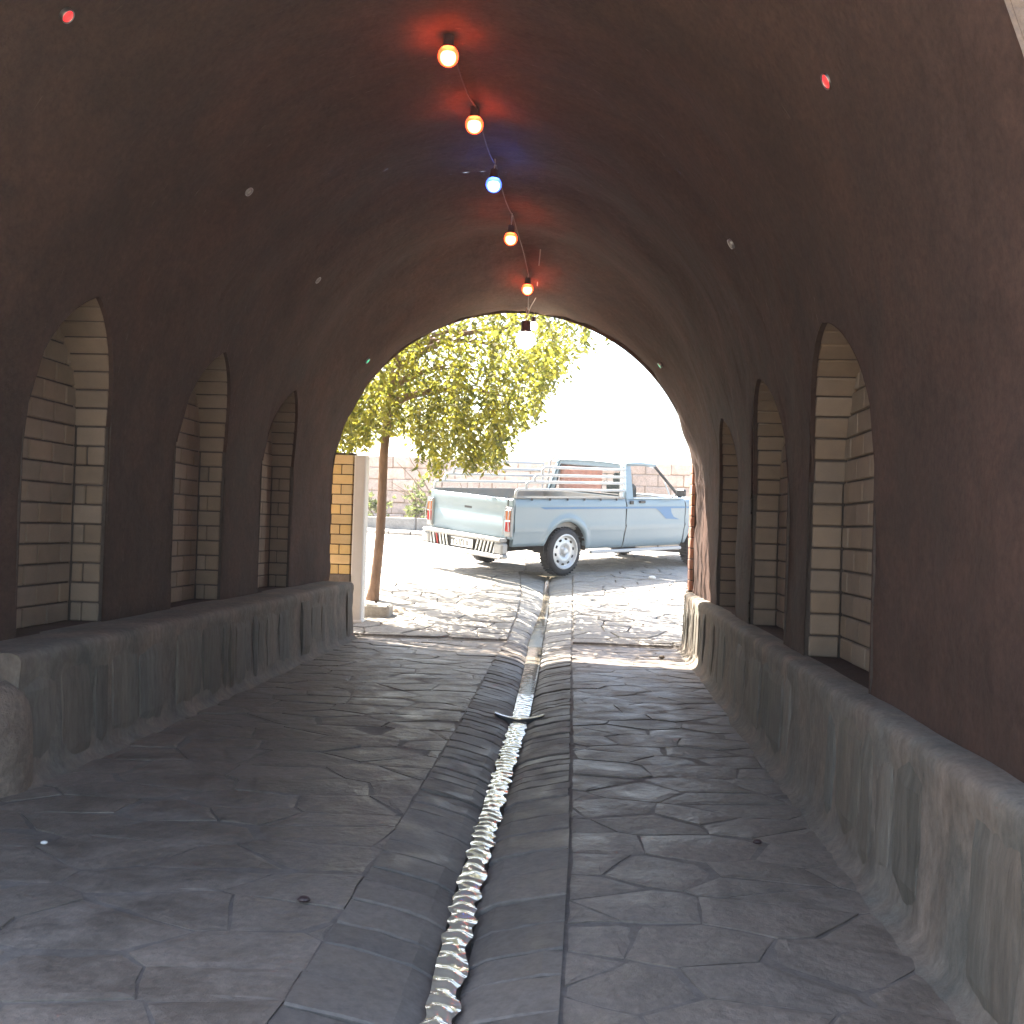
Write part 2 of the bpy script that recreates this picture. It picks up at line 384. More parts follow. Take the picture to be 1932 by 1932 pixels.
lay(floor, 'flagstone', [(.006, 1.48, .35, 9.1, .36, .215, lambda u, v: (eL(v)-u, v)), (.006, .98, .35, 9.1, .32, .21, lambda u, v: (eR(v)+u, v))],
    M_slate, 290, .001, -.005, .022, 'small_flagstones')
lay(court, 'paving_stone', [(.006, 4.6, 9.16, 13.45, .36, .26, lambda u, v: (eL(v)-u, v)), (.006, 3.4, 9.16, 13.45, .34, .26, lambda u, v: (eR(v)+u, v)),
    (-8, 5.5, 13.5, 18.2, .42, .32, lambda u, v: (u, v))], M_pave, 295, .005, .014, .012, 'small_paving_stones')

# ------------------------------------------------------------------ gully with its bank stones and the running water
gully = empty('drainage_gully'); tag(gully, 'narrow stone lined gully running down the middle of the floor', 'gully')
DEP = .055
mb = MB(); rows = []
Y = .25
while Y < 13.75:
    l, r, c, w = eL(Y), eR(Y), wC(Y), wW(Y)/2+.012
    g0 = gz((l+r)/2, Y)
    rows.append([(l, Y, gz(l, Y)-.013), (l+(c-w-l)*.5, Y, g0-.042), (c-w, Y, g0-.066), (c-w+.01, Y, g0-.11), (c+w-.01, Y, g0-.11), (c+w, Y, g0-.066), (c+(r-c)*.5+w*.5, Y, g0-.042), (r, Y, gz(r, Y)-.013)])
    Y += .2
mb.grid(rows); mb.build('gully_bed', M_joint, gully)
rng = random.Random(5); lst = []
for side in (-1, 1):
    Y = 1.0
    while Y < 13.5:
        d = rng.uniform(.075, .13) if side < 0 else rng.uniform(.085, .15)
        d *= 1.0 if Y > 3.5 else 1.5
        Ym = Y+d/2; e = eL(Ym) if side < 0 else eR(Ym); c = wC(Ym)+side*(wW(Ym)/2+rng.uniform(-.003, .006))
        sk = rng.uniform(-.012, .012); g = (.0015 if Y < 4 else .004)+rng.uniform(0, .003)
        top = []; n = 5
        for k in range(n+1):
            t = k/n; x = e+(c-e)*t; x -= side*(rng.uniform(.002, .009) if Y > 3.6 else .001)*(1-t)
            drop = -DEP*(t**1.25)+rng.uniform(-.0025, .0025)-(.012*max(0, t-.85)/.15)
            for yy in (Y+g, Y+d-g):
                yq = yy+sk*t+rng.uniform(-.002, .002); top.append((x, yq, gz(x, yq)+.004+drop))
        off = rng.uniform(-.004, .005)
        top = [Vector((x, y, z+off)) for x, y, z in top]; vs = list(top); m_ = len(top)
        vs = []
        for k in range(n+1):
            a, b = top[2*k], top[2*k+1]; h = .004
            vs += [a+Vector((0, -.003, -.06)), a+Vector((0, -.002, -h)), a+Vector((0, h, 0)), b+Vector((0, -h, 0)), b+Vector((0, .002, -h)), b+Vector((0, .003, -.06))]
        fs = [(6*k+j, 6*k+j+1, 6*k+j+7, 6*k+j+6) for k in range(n) for j in range(5)]+[(0, 1, 2, 3, 4, 5), tuple(6*n+5-j for j in range(6))]
        mb = MB(); cc = Vector((e, Ym, gz(e, Ym))); mb.add([v-cc for v in vs], fs)
        lst.append((Ym, mb, cc)); Y += d
for Ym, mb, cc in lst:
    if len(lst) > 295 and Ym > 13.2: continue
    mb.build('bank_stone', M_bank if Ym < 9.15 else M_bank_lit, gully, smooth=False, loc=cc)
# water: fine grid with standing ripples
mb = MB(); rows = []; Y = .2
while Y < 13.6:
    c, w = wC(Y), wW(Y)/2; near = 1-smooth(4.6, 6.3, Y); amp = .0010+.0008*near
    w *= 1+near*.16*math.sin(Y*47+3*math.sin(Y*9))
    c += near*.004*math.sin(Y*31+2*math.sin(Y*6))
    row = []
    for j in range(11):
        t = j/5-1; x = c+w*t
        ph = Y*92+9*nz(x*4, Y*2, 1.)+abs(t-.15*math.sin(Y*5))*2.2
        h = amp*(math.sin(ph)*(1-.35*t*t)+.55*math.sin(Y*131+t*4+5*nz(Y*6, t, 3.)))+amp*.5*nz(x*50, Y*40, 0.)
        row.append((x, Y, gz(x, Y)-.044+h-.0035*t*t))
    rows.append(row); Y += .0055 if Y < 6.5 else .03
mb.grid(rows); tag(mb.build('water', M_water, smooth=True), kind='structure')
# the little weir in the gully
Yw = 5.62; cx_ = wC(Yw); gzw = gz(cx_, Yw)
weir = empty('weir_plate', (cx_, Yw, gzw)); tag(weir, 'small bent metal plate set across the gully with water spilling over it', 'weir')
mb = MB(); rows = []
for i in range(13):
    t = i/6-1; x = .155*t/1.15; zz = -.036+.026*t*t
    rows.append([(x, -.020+.006*abs(t), zz-.045*(1-abs(t)**3)), (x, -.024+.008*abs(t), zz), (x, .012, zz+.002), (x, .03, zz-.012)])
mb.grid(rows); mb.build('plate', M_black, weir)
mb = MB(); rows = []
for i in range(13):
    t = i/6-1; x = .155*t/1.15; zz = -.036+.026*t*t
    rows.append([(x, -.026+.008*abs(t), zz+.003), (x, -.010, zz+.008-.002*abs(t)), (x, .012, zz+.0055), (x, .045, zz+.001)])
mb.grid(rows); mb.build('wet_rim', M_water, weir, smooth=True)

# ------------------------------------------------------------------ the vaulted passage
tunnel = empty('vaulted_passage', (-.7, 2.1, 0)); tag(tunnel, 'dark barrel vaulted mud plaster passage around the whole view', 'tunnel')
T0 = Vector((-.7, 2.1, 0))
Y0, Y1 = 2.1, 9.15; CX = -.70; ZL = .485
def prof(Y):
    near = 1-smooth(2.1, 3.5, Y); far = smooth(7.7, Y1, Y)
    zs = 1.25+.10*far; b = 2.00-.41*far; a = 1.65-.02*far
    return a, b, zs
def ppt(Y, s):
    """s in [-1,1]: -1 left ledge, 0 apex, 1 right ledge"""
    a, b, zs = prof(Y); Lw = zs-ZL; La = PI/2*(a+b)/2; tot = Lw+La
    d = (1-abs(s))*tot
    if d < Lw: x, z = a, ZL+d
    else:
        th = (d-Lw)/La*PI/2; x, z = a*math.cos(th), zs+b*math.sin(th)
    return CX+math.copysign(x, s), z
def s_at_z(Y, z):
    a, b, zs = prof(Y); Lw = zs-ZL; La = PI/2*(a+b)/2; tot = Lw+La
    if z <= zs: d = z-ZL
    else: d = Lw+math.asin(min(1, (z-zs)/b))/(PI/2)*La
    return 1-d/tot
NICHES = [(-1, 4.09, 4.84), (-1, 5.66, 6.45), (-1, 7.20, 7.96), (1, 3.52, 4.55), (1, 5.02, 6.06), (1, 6.62, 7.60)]
ZTOP = {-1: (1.437, .6), 1: (1.246, .16)}   # springing height, pointedness
def ntop(side, ya, yb, Y):
    hw = (yb-ya)/2; t = min(1, abs((Y-(ya+yb)/2)/hw)); zs, e = ZTOP[side]; e *= hw
    return zs+math.sqrt(max(0, (hw+e)**2-(t*hw+e)**2))
def wallx(side, Y, z):
    s = side*s_at_z(Y, z); return ppt(Y, s)[0]
def vcol(Y, sl, sr, n=110):
    row = []
    for j in range(n+1):
        s = -sl+(sl+sr)*j/n; x, z = ppt(Y, s)
        d = Vector((x-CX, 0, z-1.3)).normalized()
        e = smooth(8.6, 9.15, Y)
        k = .022*nz(x*1.3, Y*1.1, z*1.3)+.010*nz(x*4, Y*3.5, z*4)+.004*nz(x*11, Y*11, z*11)
        k += (.016*math.sin(Y*2*PI/1.52+.6)+.006*math.sin(Y*9.1))*smooth(1.9, 2.6, z)
        k += e*.02*nz(x*6, 3., z*6)
        if z < ZL+.02 or (abs(abs(s)-sl) < 1e-6 and sl < .99) or (abs(abs(s)-sr) < 1e-6 and sr < .99): k *= .3
        row.append((x+d.x*k, Y, z+d.z*k))
    return row
mb = MB(); seg = []
edges = sorted({Y0, Y1}|{n[1] for n in NICHES}|{n[2] for n in NICHES})
for a, b in zip(edges, edges[1:]):
    mid = (a+b)/2; act = {n[0]: n for n in NICHES if n[1] < mid < n[2]}
    k = max(2, int((b-a)/.045)); rows = []
    for i in range(k+1):
        Y = a+(b-a)*i/k; sl = sr = 1.
        if -1 in act: sl = s_at_z(Y, ntop(*act[-1], Y))
        if 1 in act: sr = s_at_z(Y, ntop(*act[1], Y))
        rows.append(vcol(Y, sl, sr))
    mb.grid(rows)
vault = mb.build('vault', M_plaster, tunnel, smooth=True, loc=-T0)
# outer shell: facades, roof, flanks
def facade(Y, yout, m_, name, flip, rough):
    mb = MB(); rows = []
    n = 60; inner = [ppt(Y, -1+2*j/n) for j in range(n+1)]
    inner = [(CX-prof(Y)[0], -.02)]+inner+[(CX+prof(Y)[0], -.02)]
    m_r = 9
    for q in range(m_r+1):
        t = q/m_r; row = []
        for j, (x, z) in enumerate(inner):
            # outer rectangle point in the same direction
            if j == 0: ox, oz = -3.3, -.02
            elif j == len(inner)-1: ox, oz = 1.9, -.02
            else:
                dx, dz = x-CX, z-1.2
                kx = (2.6)/abs(dx) if abs(dx) > 1e-6 else 99; kz = (4.2-1.2)/dz if dz > 0 else 99
                k = min(kx, kz); ox, oz = CX+dx*k, 1.2+dz*k
            tt = t**1.6; X = x+(ox-x)*tt; Z = z+(oz-z)*tt
            kk = rough*(nz(X*3, Z*3, Y)+.5*nz(X*9, Z*9, Y))*(1 if 0 < q else .5)
            row.append((X, yout*1.+Y+kk if q else Y, Z))
        rows.append(row)
    mb.grid(rows); return mb.build(name, m_, tunnel, smooth=True, loc=-T0)
facade(Y0, -.05, M_facade, 'near_facade', 1, .075)
facade(Y1, .04, M_facade, 'far_facade', 0, .012)
mb = MB()
mb.grid([[(x, y, z) for x, z in ((-3.3, -.02), (-3.3, 4.2), (-2, 4.26), (-.7, 4.3), (.6, 4.26), (1.9, 4.2), (1.9, -.02))] for y in (2.05, 4, 6, 8, 9.19)])
mb.build('roof', M_facade, tunnel, loc=-T0)
# niche linings and bricks
BM = {}
def brick_me(d, m_=None):
    m_ = m_ or M_brick; k = tuple(round(v, 3) for v in d)+(m_.name,)
    if k not in BM:
        vs, fs = chamfer_box(d[0]/2, d[1]/2, d[2]/2, .004)
        me = bpy.data.meshes.new('brick'); me.from_pydata(vs, [], fs); me.materials.append(m_); BM[k] = me
    return BM[k]
CH = .0952; rng = random.Random(3); nb = 0
order = sorted(range(6), key=lambda i: NICHES[i][1])
for ni in order:
    side, ya, yb = NICHES[ni]; XW = CX+side*1.65; D = .165 if side < 0 else .15; XB = XW+side*D; far = ya > 6.5
    nroot = None; mb = MB()
    # mortar back panel, jambs and soffit, 12 mm behind the brick faces
    rowsB = []; rowsS = []; k = 24
    for i in range(k+1):
        Y = ya+(yb-ya)*i/k; zt = ntop(side, ya, yb, Y)
        rowsB.append([(XB+side*.012, Y, ZL-.02), (XB+side*.012, Y, zt+.01)])
    mb.grid(rowsB, 0)
    hw = (yb-ya)/2; e_ = ZTOP[side][1]*hw; Rr = hw+e_; amax = math.acos(e_/Rr); ym_ = (ya+yb)/2; lip = []; sof = []
    for i in range(41):
        q = i/20-1; al = amax*(1-abs(q)); sg = 1 if q > 0 else -1
        def P_(o): return ym_+sg*((Rr+o)*math.cos(al)-e_), ZTOP[side][0]+(Rr+o)*math.sin(al)
        (ya_, za_), (yb_, zb_) = P_(-.001), P_(.014); xw = wallx(side, ya_, za_)
        lip.append([(xw, ya_, za_), (xw+side*.022, ya_, za_), (xw+side*.023, yb_, zb_)]); sof.append([(xw+side*.02, yb_, zb_), (XB+side*.014, yb_, zb_)])
    mb.grid(lip, 1); mb.grid(sof, 0)
    for Yj, sg in ((ya, -1), (yb, 1)):
        zt = ZTOP[side][0]
        mb.add([(XW-side*.0, Yj+sg*.012, ZL-.02), (XB+side*.012, Yj+sg*.012, ZL-.02), (XB+side*.012, Yj+sg*.012, zt+.02), (wallx(side, Yj, zt), Yj+sg*.012, zt+.02)], [(0, 1, 2, 3)], 0)
        # plaster lip closing the gap round the jamb
        mb.add([(XW, Yj, ZL-.02), (XW, Yj+sg*.014, ZL-.02), (XW, Yj+sg*.014, zt+.02), (XW, Yj, zt+.02)], [(0, 1, 2, 3)], 1)
    mb.add([(XW, ya, ZL+.001), (XB+side*.012, ya, ZL+.001), (XB+side*.012, yb, ZL+.001), (XW, yb, ZL+.001)], [(0, 1, 2, 3)], 1)
    c0 = Vector((XW, (ya+yb)/2, ZL))
    nroot = mb.build('niche', [M_mortar, M_plaster], tunnel, loc=c0-T0)
    for v in nroot.data.vertices: v.co -= c0
    rest = MB()
    def place(cen, d, solid=True):
        global nb
        # single bricks while they show in the photograph; the hidden near jambs stay joined
        if solid and nb < 296:
            nb += 1
            inst('brick', brick_me(d), nroot, Vector(cen)-c0+Vector((rng.uniform(-.002, .002)*1, rng.uniform(-.001, .001), 0)),
                 (rng.uniform(-.006, .006), rng.uniform(-.004, .004), rng.uniform(-.008, .008)))
        else: rest.box(Vector(cen)-c0, d, ch=.004)
    c = 0
    while True:
        z0 = ZL+.004+c*CH; z1 = z0+CH-.009
        if z0 > ntop(side, ya, yb, (ya+yb)/2)-.04: break
        # back wall
        off = rng.uniform(0, .2) if c % 2 else rng.uniform(.05, .15); Y = yb-.002
        first = True; full = .205
        while Y > ya+.01:
            L_ = (.10 if (c % 2 and first) else full); first = False
            yn = max(ya+.002, Y-L_); ym = (Y+yn)/2; zt = min(ntop(side, ya, yb, Y-.01), ntop(side, ya, yb, yn+.01)) if abs(ym-(ya+yb)/2) > .1 else ntop(side, ya, yb, ym)
            zt = max(ntop(side, ya, yb, q_) for q_ in (Y, ym, yn)); zz = z1
            if zt > z0 and Y-yn > .03:
                vis = (Y > ya+.26)
                place((XB+side*.03, ym, (z0+zz)/2), (.06, Y-yn-.009, zz-z0), vis and not far)
            Y = yn
        # far jamb (faces the camera) and near jamb
        zz = min(z1, ZTOP[side][0])
        if zz-z0 > .012:
            w_ = D-.026
            if c % 2 or side > 0: place((XW+side*(D/2+.010), yb+.03, (z0+zz)/2), (w_, .06, zz-z0))
            else:
                place((XW+side*(.022+w_*.29), yb+.03, (z0+zz)/2), (w_*.58, .06, zz-z0)); place((XW+side*(.022+w_*.81), yb+.03, (z0+zz)/2), (w_*.36, .06, zz-z0))
            place((XW+side*(D/2+.03), ya-.03, (z0+zz)/2), (w_-.06, .06, zz-z0), False)
        c += 1
    hw = (yb-ya)/2; e_ = ZTOP[side][1]*hw; Rr = hw+e_; amax = math.acos(e_/Rr); nn = int(Rr*amax/CH); ym_ = (ya+yb)/2
    for q in range(nn+1):
        al = amax*(q+.5)/(nn+1)
        for sg in (1, -1):
            yy = ym_+sg*((Rr+.032)*math.cos(al)-e_); zz_ = ZTOP[side][0]+(Rr+.032)*math.sin(al)
            xw = wallx(side, yy, zz_)+side*.026; wd = abs(XB-xw)+.01
            if sg > 0 and nb < 299:
                nb += 1; inst('brick', brick_me((round(wd, 2), .06, Rr*amax/(nn+1)-.009)), nroot, Vector(((xw+XB)/2+side*.005, yy, zz_))-c0, (al*sg, 0, 0))
            else: rest.box(Vector(((xw+XB)/2+side*.005, yy, zz_))-c0, (wd, .06, Rr*amax/(nn+1)-.009), Matrix.Rotation(al*sg, 3, 'X'), ch=.004)
    if rest.v: tag(rest.build('joined_bricks', M_brick, nroot), kind='stuff')

# dados: upright stone slabs smeared with render, with a rounded render coping
def dado(side, xf, ya, yb, name):
    XW = CX+side*1.65
    root = empty(name, (xf, (ya+yb)/2, 0), parent=None); root.parent = tunnel; root.location = Vector(root.location)-T0
    c0 = Vector((xf, (ya+yb)/2, 0)); mb = MB(); rows = []
    k = int((yb-ya)/.025)
    for i in range(k+1):
        Y = ya+(yb-ya)*i/k; row = []
        wob = .010*nz(Y*1.7, side, 0)+.008*nz(Y*6, side, 2)
        for (dx, z) in ((-.10, -.03), (-.065, -.006), (-.035, .010), (-.018, .035), (-.012, .10), (-.004, .2), (.0, .26), (-.001, .32), (-.002, .38), (-.006, .43), (-.006, .462), (.004, .480), (.028, .489), (.09, .49), (abs(XW-xf)+.03, .487)):
            k2 = .006*nz(Y*4, z*4, side*3.)+.004*nz(Y*13, z*12, side)+.0025*nz(Y*37, z*37, side)
            if z < .03: k2 *= 1.5
            row.append((xf+side*(dx+(wob+k2 if dx < .1 else 0)), Y, z+(.006*nz(Y*3, dx*20, 7) if z > .4 else 0)))
        rows.append(row)
    mb.grid(rows)
    for Ye in (ya, yb):
        rr = rows[0] if Ye == ya else rows[-1]; n = len(mb.v)
        mb.add(rr+[(XW+side*.03, Ye, -.03)], [tuple(range(len(rr)+1))])
    o = mb.build('render_coat', M_dado, root, smooth=True); 
    for v in o.data.vertices: v.co -= c0
    rg = random.Random(20+side); Y = ya+.02; px = None
    while Y < yb-.05:
        w = rg.choice([.08, .13, .17, .24, .12, .30])*rg.uniform(.8, 1.2); w = min(w, yb-Y-.01)
        if w < .04: break
        h0 = rg.uniform(.0, .05); h1 = rg.uniform(.39, .45); pr = rg.uniform(.004, .018)
        if rg.random() < .72:
            s = MB(); nn = 6; f = []; b = []
            for q in range(nn+1):
                z = h0+(h1-h0)*q/nn; j = rg.uniform(-.006, .006)
                bev = -.010 if q in (0, nn) else 0
                pts = [(Y+.004+j, -.02), (Y+.010+j, pr+bev-.004), (Y+w*.5, pr+bev+rg.uniform(-.003, .004)), (Y+w-.012+j, pr+bev-.004), (Y+w-.005+j, -.02)]
                f.append([(xf-side*(dx+.012*(1-z/.45)), yy, z) for yy, dx in pts])
            s.grid(f); s.add(f[-1], [(0, 1, 2, 3, 4)])
            o = s.build('stone_slab', M_slab, root); cs = Vector((xf, Y+w/2, 0))
            for v in o.data.vertices: v.co -= cs
            o.location = cs-c0
        Y += w+rg.uniform(.004, .05)
    return root
dado(-1, -2.06, 3.62, 8.95, 'dado'); dado(1, .865, 1.6, 9.15, 'dado')
# left dado continues outside the frame; a rounded plaster buttress ends it
mb = MB(); rows = []
for i in range(17):
    z = .40*i/16; r = .12*math.sqrt(max(0, 1-(z/.405)**5)); 
    rows.append([(-2.14+r*1.1*math.cos(a)*(1)+.01*nz(z*5, a, 1), 3.60+r*1.3*math.sin(a)+.01*nz(z*5, a, 4), z-.01) for a in [2*PI*q/20 for q in range(20)]])
mb.grid(rows, closed=True); o = mb.build('buttress', M_facade, tunnel, smooth=True, loc=-T0)

# exit piers: brick jambs just outside the end of the vault, white plaster post on the left
def pier(x0, x1, y0, y1, z0, z1, label, m_):
    root = empty('brick_pier', ((x0+x1)/2, (y0+y1)/2, 0)); tag(root, label, 'pier')
    c0 = Vector(root.location); mb = MB(); mb.box(Vector(((x0+x1)/2, (y0+y1)/2+.006, (z0+z1)/2-.0))-c0, (x1-x0-.016, y1-y0-.01, z1-z0)); mb.build('core', M_mortar, root)
    mb = MB(); mb.box(Vector(((x0+x1)/2, (y0+y1)/2, z0/2-.1))-c0, (x1-x0+.02, y1-y0+.02, z0+.2), ch=.01); mb.build('base', M_dado, root)
    c = 0; z = z0
    while z+CH < z1+.01:
        cuts = [x0, x0+(x1-x0)*(.36 if c % 2 else .64), x1]
        for a, b in zip(cuts, cuts[1:]):
            inst('brick', brick_me((b-a-.008, y1-y0, CH-.009), m_), root, Vector(((a+b)/2, (y0+y1)/2, z+CH/2))-c0)
        c += 1; z += CH
    return root
pier(-2.56, -2.25, 9.62, 9.80, .52, 1.68, 'brick pier beyond the left side of the exit with yellow light in its colour', M_ybrick)
pier(.905, 1.16, 9.24, 9.42, .50, 1.66, 'shaded red brown brick pier just outside the right side of the exit', M_rbrick)
mb = MB(); mb.box((0, 0, .80), (.115, .16, 1.60), ch=.012)
mb.box((0, 0, -.04), (.15, .19, .14), ch=.01)
post = mb.build('white_post', M_white, loc=(-2.185, 9.70, .06)); tag(post, 'white plastered upright post beside the left brick pier', 'post')

# side walls of the lane behind the camera that keep it in shade
def plainwall(name, c, d, m_, label):
    mb = MB(); n = 24; 
    mb.box(c, d, ch=.02); o = mb.build(name, m_); tag(o, label, 'wall'); return o
#plainwall('lane_wall', (-3.55, -1.2, 2.1), (.5, 6.4, 4.3), M_facade, 'tall pale plaster wall flanking the near end of the passage')
#plainwall('lane_wall', (2.15, -1.2, 2.1), (.5, 6.4, 4.3), M_facade, 'pale plaster wall on the right at the near end of the passage')

# ------------------------------------------------------------------ ceiling bulbs
def sphere(mb, c, r, nu=20, nv=12, z0=-1, z1=1, mi=0, sz=1.):
    rows = []
    for i in range(nv+1):
        th = PI*i/nv; zz = -math.cos(th)
        if zz < z0-.001 or zz > z1+.001: continue
        rr = math.sin(th)*r
        rows.append([(c[0]+rr*math.cos(2*PI*j/nu), c[1]+rr*math.sin(2*PI*j/nu), c[2]+zz*r*sz) for j in range(nu)])
    mb.grid(rows, closed=True, mi=mi)
def bulb(loc, col, r, top, label, group='coloured bulbs hanging along the crown of the vault'):
    root = empty('bulb', loc); tag(root, label, 'light bulb', group)
    mb = MB(); sphere(mb, (0, 0, 0), r); mb.build('glass', BULB[col][0], root, smooth=True)
    mb = MB(); sphere(mb, (0, 0, -r*.12), r*.74, z1=.7); mb.build('core', BULB[col][1], root, smooth=True)
    mb = MB(); mb.tube([(0, 0, r*.72), (0, 0, r*.95), (0, 0, r*1.9)], [r*.72, r*.55, r*.5], 14); mb.build('socket', M_socket, root)
    mb = MB(); mb.tube([(0, 0, r*1.9), (.004, 0, (top-loc[2])*.6+r), (0, 0, top-loc[2]+.03)], .004, 6); mb.build('wire', M_wire, root)
    return root
def apex(Y):
    a, b, zs = prof(Y); return zs+b
BL = [((-.705, 4.62, 3.155), 'red', 'red bulb nearest the viewer, highest and leftmost in the row'),
      ((-.665, 5.35, 3.13), 'red', 'second red bulb of the row, just above the blue one'),
      ((-.64, 6.2, 3.10), 'blue', 'the single blue bulb in the ceiling row'),
      ((-.61, 7.2, 3.055), 'red', 'red bulb directly below the blue bulb in the row'),
      ((-.56, 8.4, 2.98), 'red', 'red bulb farthest along the row, closest to the exit arch')]
for loc, c, lb in BL: bulb(loc, c, .048, apex(loc[1]), lb)
bulb((-.60, 8.95, 2.665), 'white', .085, apex(8.95), 'large white bulb hanging in front of the leaves at the exit arch', 'white bulbs at the exit arch')
bulb((-.545, 9.10, 2.82), 'white', .04, apex(9.1), 'small pale bulb behind and above the large white one', 'white bulbs at the exit arch')
mb = MB(); mb.tube([(-.49, 8.35, 3.16), (-.485, 8.5, 3.06), (-.50, 8.7, 2.99), (-.56, 8.85, 2.93), (-.60, 8.95, 2.84)], .004, 6)
mb.tube([(-.44, 8.0, 3.22), (-.455, 8.1, 3.10)], .004, 6)
tag(mb.build('loose_wire', M_wire), 'loose pale electric wire dangling beside the last red bulb', 'wire')

mb = MB(); P = []
for (q0, q1) in zip([b_[0] for b_ in BL], [b_[0] for b_ in BL][1:]+[(-.60, 8.95, 2.84)]):
    for k in range(8):
        t = k/8; y = q0[1]+(q1[1]-q0[1])*t; P.append((q0[0]+(q1[0]-q0[0])*t+.012, y, apex(y)-.035-.045*math.sin(PI*t)))
mb.tube(P, .0035, 6); tag(mb.build('cable', M_socket), 'thin dark cable sagging from bulb to bulb along the crown', 'cable')
# small recessed lamps on the haunches of the vault
E_r = emit('red_lens_lit', (1, .03, .03), .22); E_g = emit('green_lens_lit', (.03, .7, .35), .16); E_n = mat('unlit_lens', (.22, .21, .20), .12)
def spot(side, x, Y, m_, label):
    a, b, zs = prof(Y); off = (x-CX)/a; z = zs+b*math.sqrt(1-off*off)
    nrm = Vector((-(x-CX)/a/a, 0, -(z-zs)/b/b)).normalized()
    root = empty('recessed_lamp', Vector((x, Y, z))+nrm*(.03 if m_ is E_g else .006), nrm.to_track_quat('Y', 'Z').to_euler())
    tag(root, label, 'lamp', 'small recessed lamps along both haunches of the vault')
    root.scale = (.68, .68, .68)
    mb = MB(); mb.lathe([(.030, -.03), (.032, .003), (.037, .005), (.038, .002), (.038, -.02)], 20); mb.build('ring', M_ring, root, smooth=True)
    mb = MB(); mb.lathe([(.0005, .006), (.015, .005), (.030, .001), (.031, -.004)], 20); mb.build('lens', m_, root, smooth=True)
spot(-1, -1.83, 3.35, E_r, 'red recessed lamp at the top left of the vault')
spot(-1, -1.82, 5.2, E_n, 'unlit recessed lamp on the left of the vault, nearer of the unlit two')
spot(-1, -1.88, 6.8, E_n, 'unlit recessed lamp on the left of the vault, just before the green one')
spot(-1, -1.95, 8.65, E_g, 'green recessed lamp on the left of the vault by the exit')
spot(1, .67, 3.09, E_r, 'red recessed lamp at the upper right of the vault')
spot(1, .645, 4.98, E_n, 'unlit recessed lamp on the right of the vault between red and green')
spot(1, .57, 8.55, E_g, 'green recessed lamp on the right of the vault by the exit')

# ------------------------------------------------------------------ tree beside the exit
tree = empty('shade_tree', (-2.27, 10.75, gz(-2.27, 10.75))); tag(tree, 'leaning brown trunked tree with drooping yellow green foliage outside the exit', 'tree')
tb = Vector(tree.location)
def sub(pts): return [Vector(p)-tb for p in pts]
pts = []; rad = []
for i in range(15):
    z = i/14*2.75; pts.append((-2.27+.05*z+.025*math.sin(z*2.3)+.05*max(0, z-1.6), 10.75+.03*z, tb.z-.06+z)); rad.append(.030*math.exp(-z*6)+.052-.003*z)
mb = MB(); mb.tube(sub(pts), rad, 14)
tops = Vector(pts[-1]); rg = random.Random(9); br = []
for k in range(7):
    a = rg.uniform(-.6, 1.0) if k < 5 else rg.uniform(1.5, 4.5); L_ = rg.uniform(1.0, 1.7); st = Vector(pts[min(14, 11+k)])
    P = [st]; d = Vector((math.cos(a), math.sin(a)*.7, rg.uniform(.5, 1.1))).normalized()
    for i in range(6): d = (d+Vector((0, 0, -.12))+Vector((rg.uniform(-.12, .12),)*3)).normalized(); P.append(P[-1]+d*L_/6)
    br.append(P)
mb.build('trunk', M_bark, tree, smooth=True)
for P in br:
    mb = MB(); mb.tube(sub(P), [.045-.006*i for i in range(7)], 8); mb.build('branch', M_bark, tree, smooth=True)
# crown: hanging strands of narrow leaves
def zlow(X): return lerp_tab([(-3.6, 1.9), (-2.75, 1.93), (-2.45, 2.12), (-2.2, 2.12), (-2.0, 1.9), (-1.92, 1.62), (-1.75, 1.60), (-1.62, 1.95), (-1.5, 1.7), (-1.15, 1.72), (-1.0, 2.05), (-.75, 2.22), (-.6, 2.5), (-.45, 2.72), (-.2, 3.0), (.05, 3.22), (.3, 3.3)], X)
mb = MB(); rg = random.Random(21)
def leaf(p, d, l, w, up):
    s = d.cross(up).normalized()*w; m = p+d*l*.45; b = up*rg.uniform(-.25, .25)*l
    mb.add([p, m-s+b*.4, p+d*l+b, m+s+b*.4], [(0, 1, 2, 3)])
cl = []
for _ in range(95):
    x = -3.7+4.3*rg.random()**.92; cl.append((x, rg.uniform(9.75, 13.0), rg.uniform(.14, .34)))
n = 0
while n < 1400:
    c = rg.choice(cl); X = c[0]+rg.gauss(0, c[2]*.75); Yc = c[1]+rg.gauss(0, c[2])
    sc = Yc/12.; Xe = X
    zb = 1+(zlow(X/sc)-1)*sc; top = min(4.4, zb+.25+abs(rg.gauss(0, 1.15)))
    if X > -.75 and rg.random() < (X+.75)*1.1: continue
    if X > -.55 and top > zb+.8 and rg.random() < .5: continue
    if abs(nz(X*2.1, Yc*1.2, top*2.1)) < .12 and rg.random() < .85: continue
    Ls = min(rg.uniform(.25, .8), max(.12, top-zb)); z = top; p = Vector((X, Yc, top)); dr = Vector((rg.uniform(-.25, .25), rg.uniform(-.25, .25), -1)).normalized()
    k = int(Ls/.024)
    for i in range(k):
        p = p+dr*.026; dr = (dr+Vector((rg.uniform(-.08, .08), rg.uniform(-.08, .08), -.03))).normalized()
        a = rg.uniform(0, 2*PI); d = Vector((math.cos(a), math.sin(a), rg.uniform(-1.3, -.1))).normalized()
        u = Vector((rg.uniform(-1, 1), rg.uniform(-1, 1), rg.uniform(.2, 1))).normalized()
        leaf(p-tb, d, rg.uniform(.055, .11), rg.uniform(.013, .021), u)
    n += 1
mb.build('crown', M_leaf, tree)
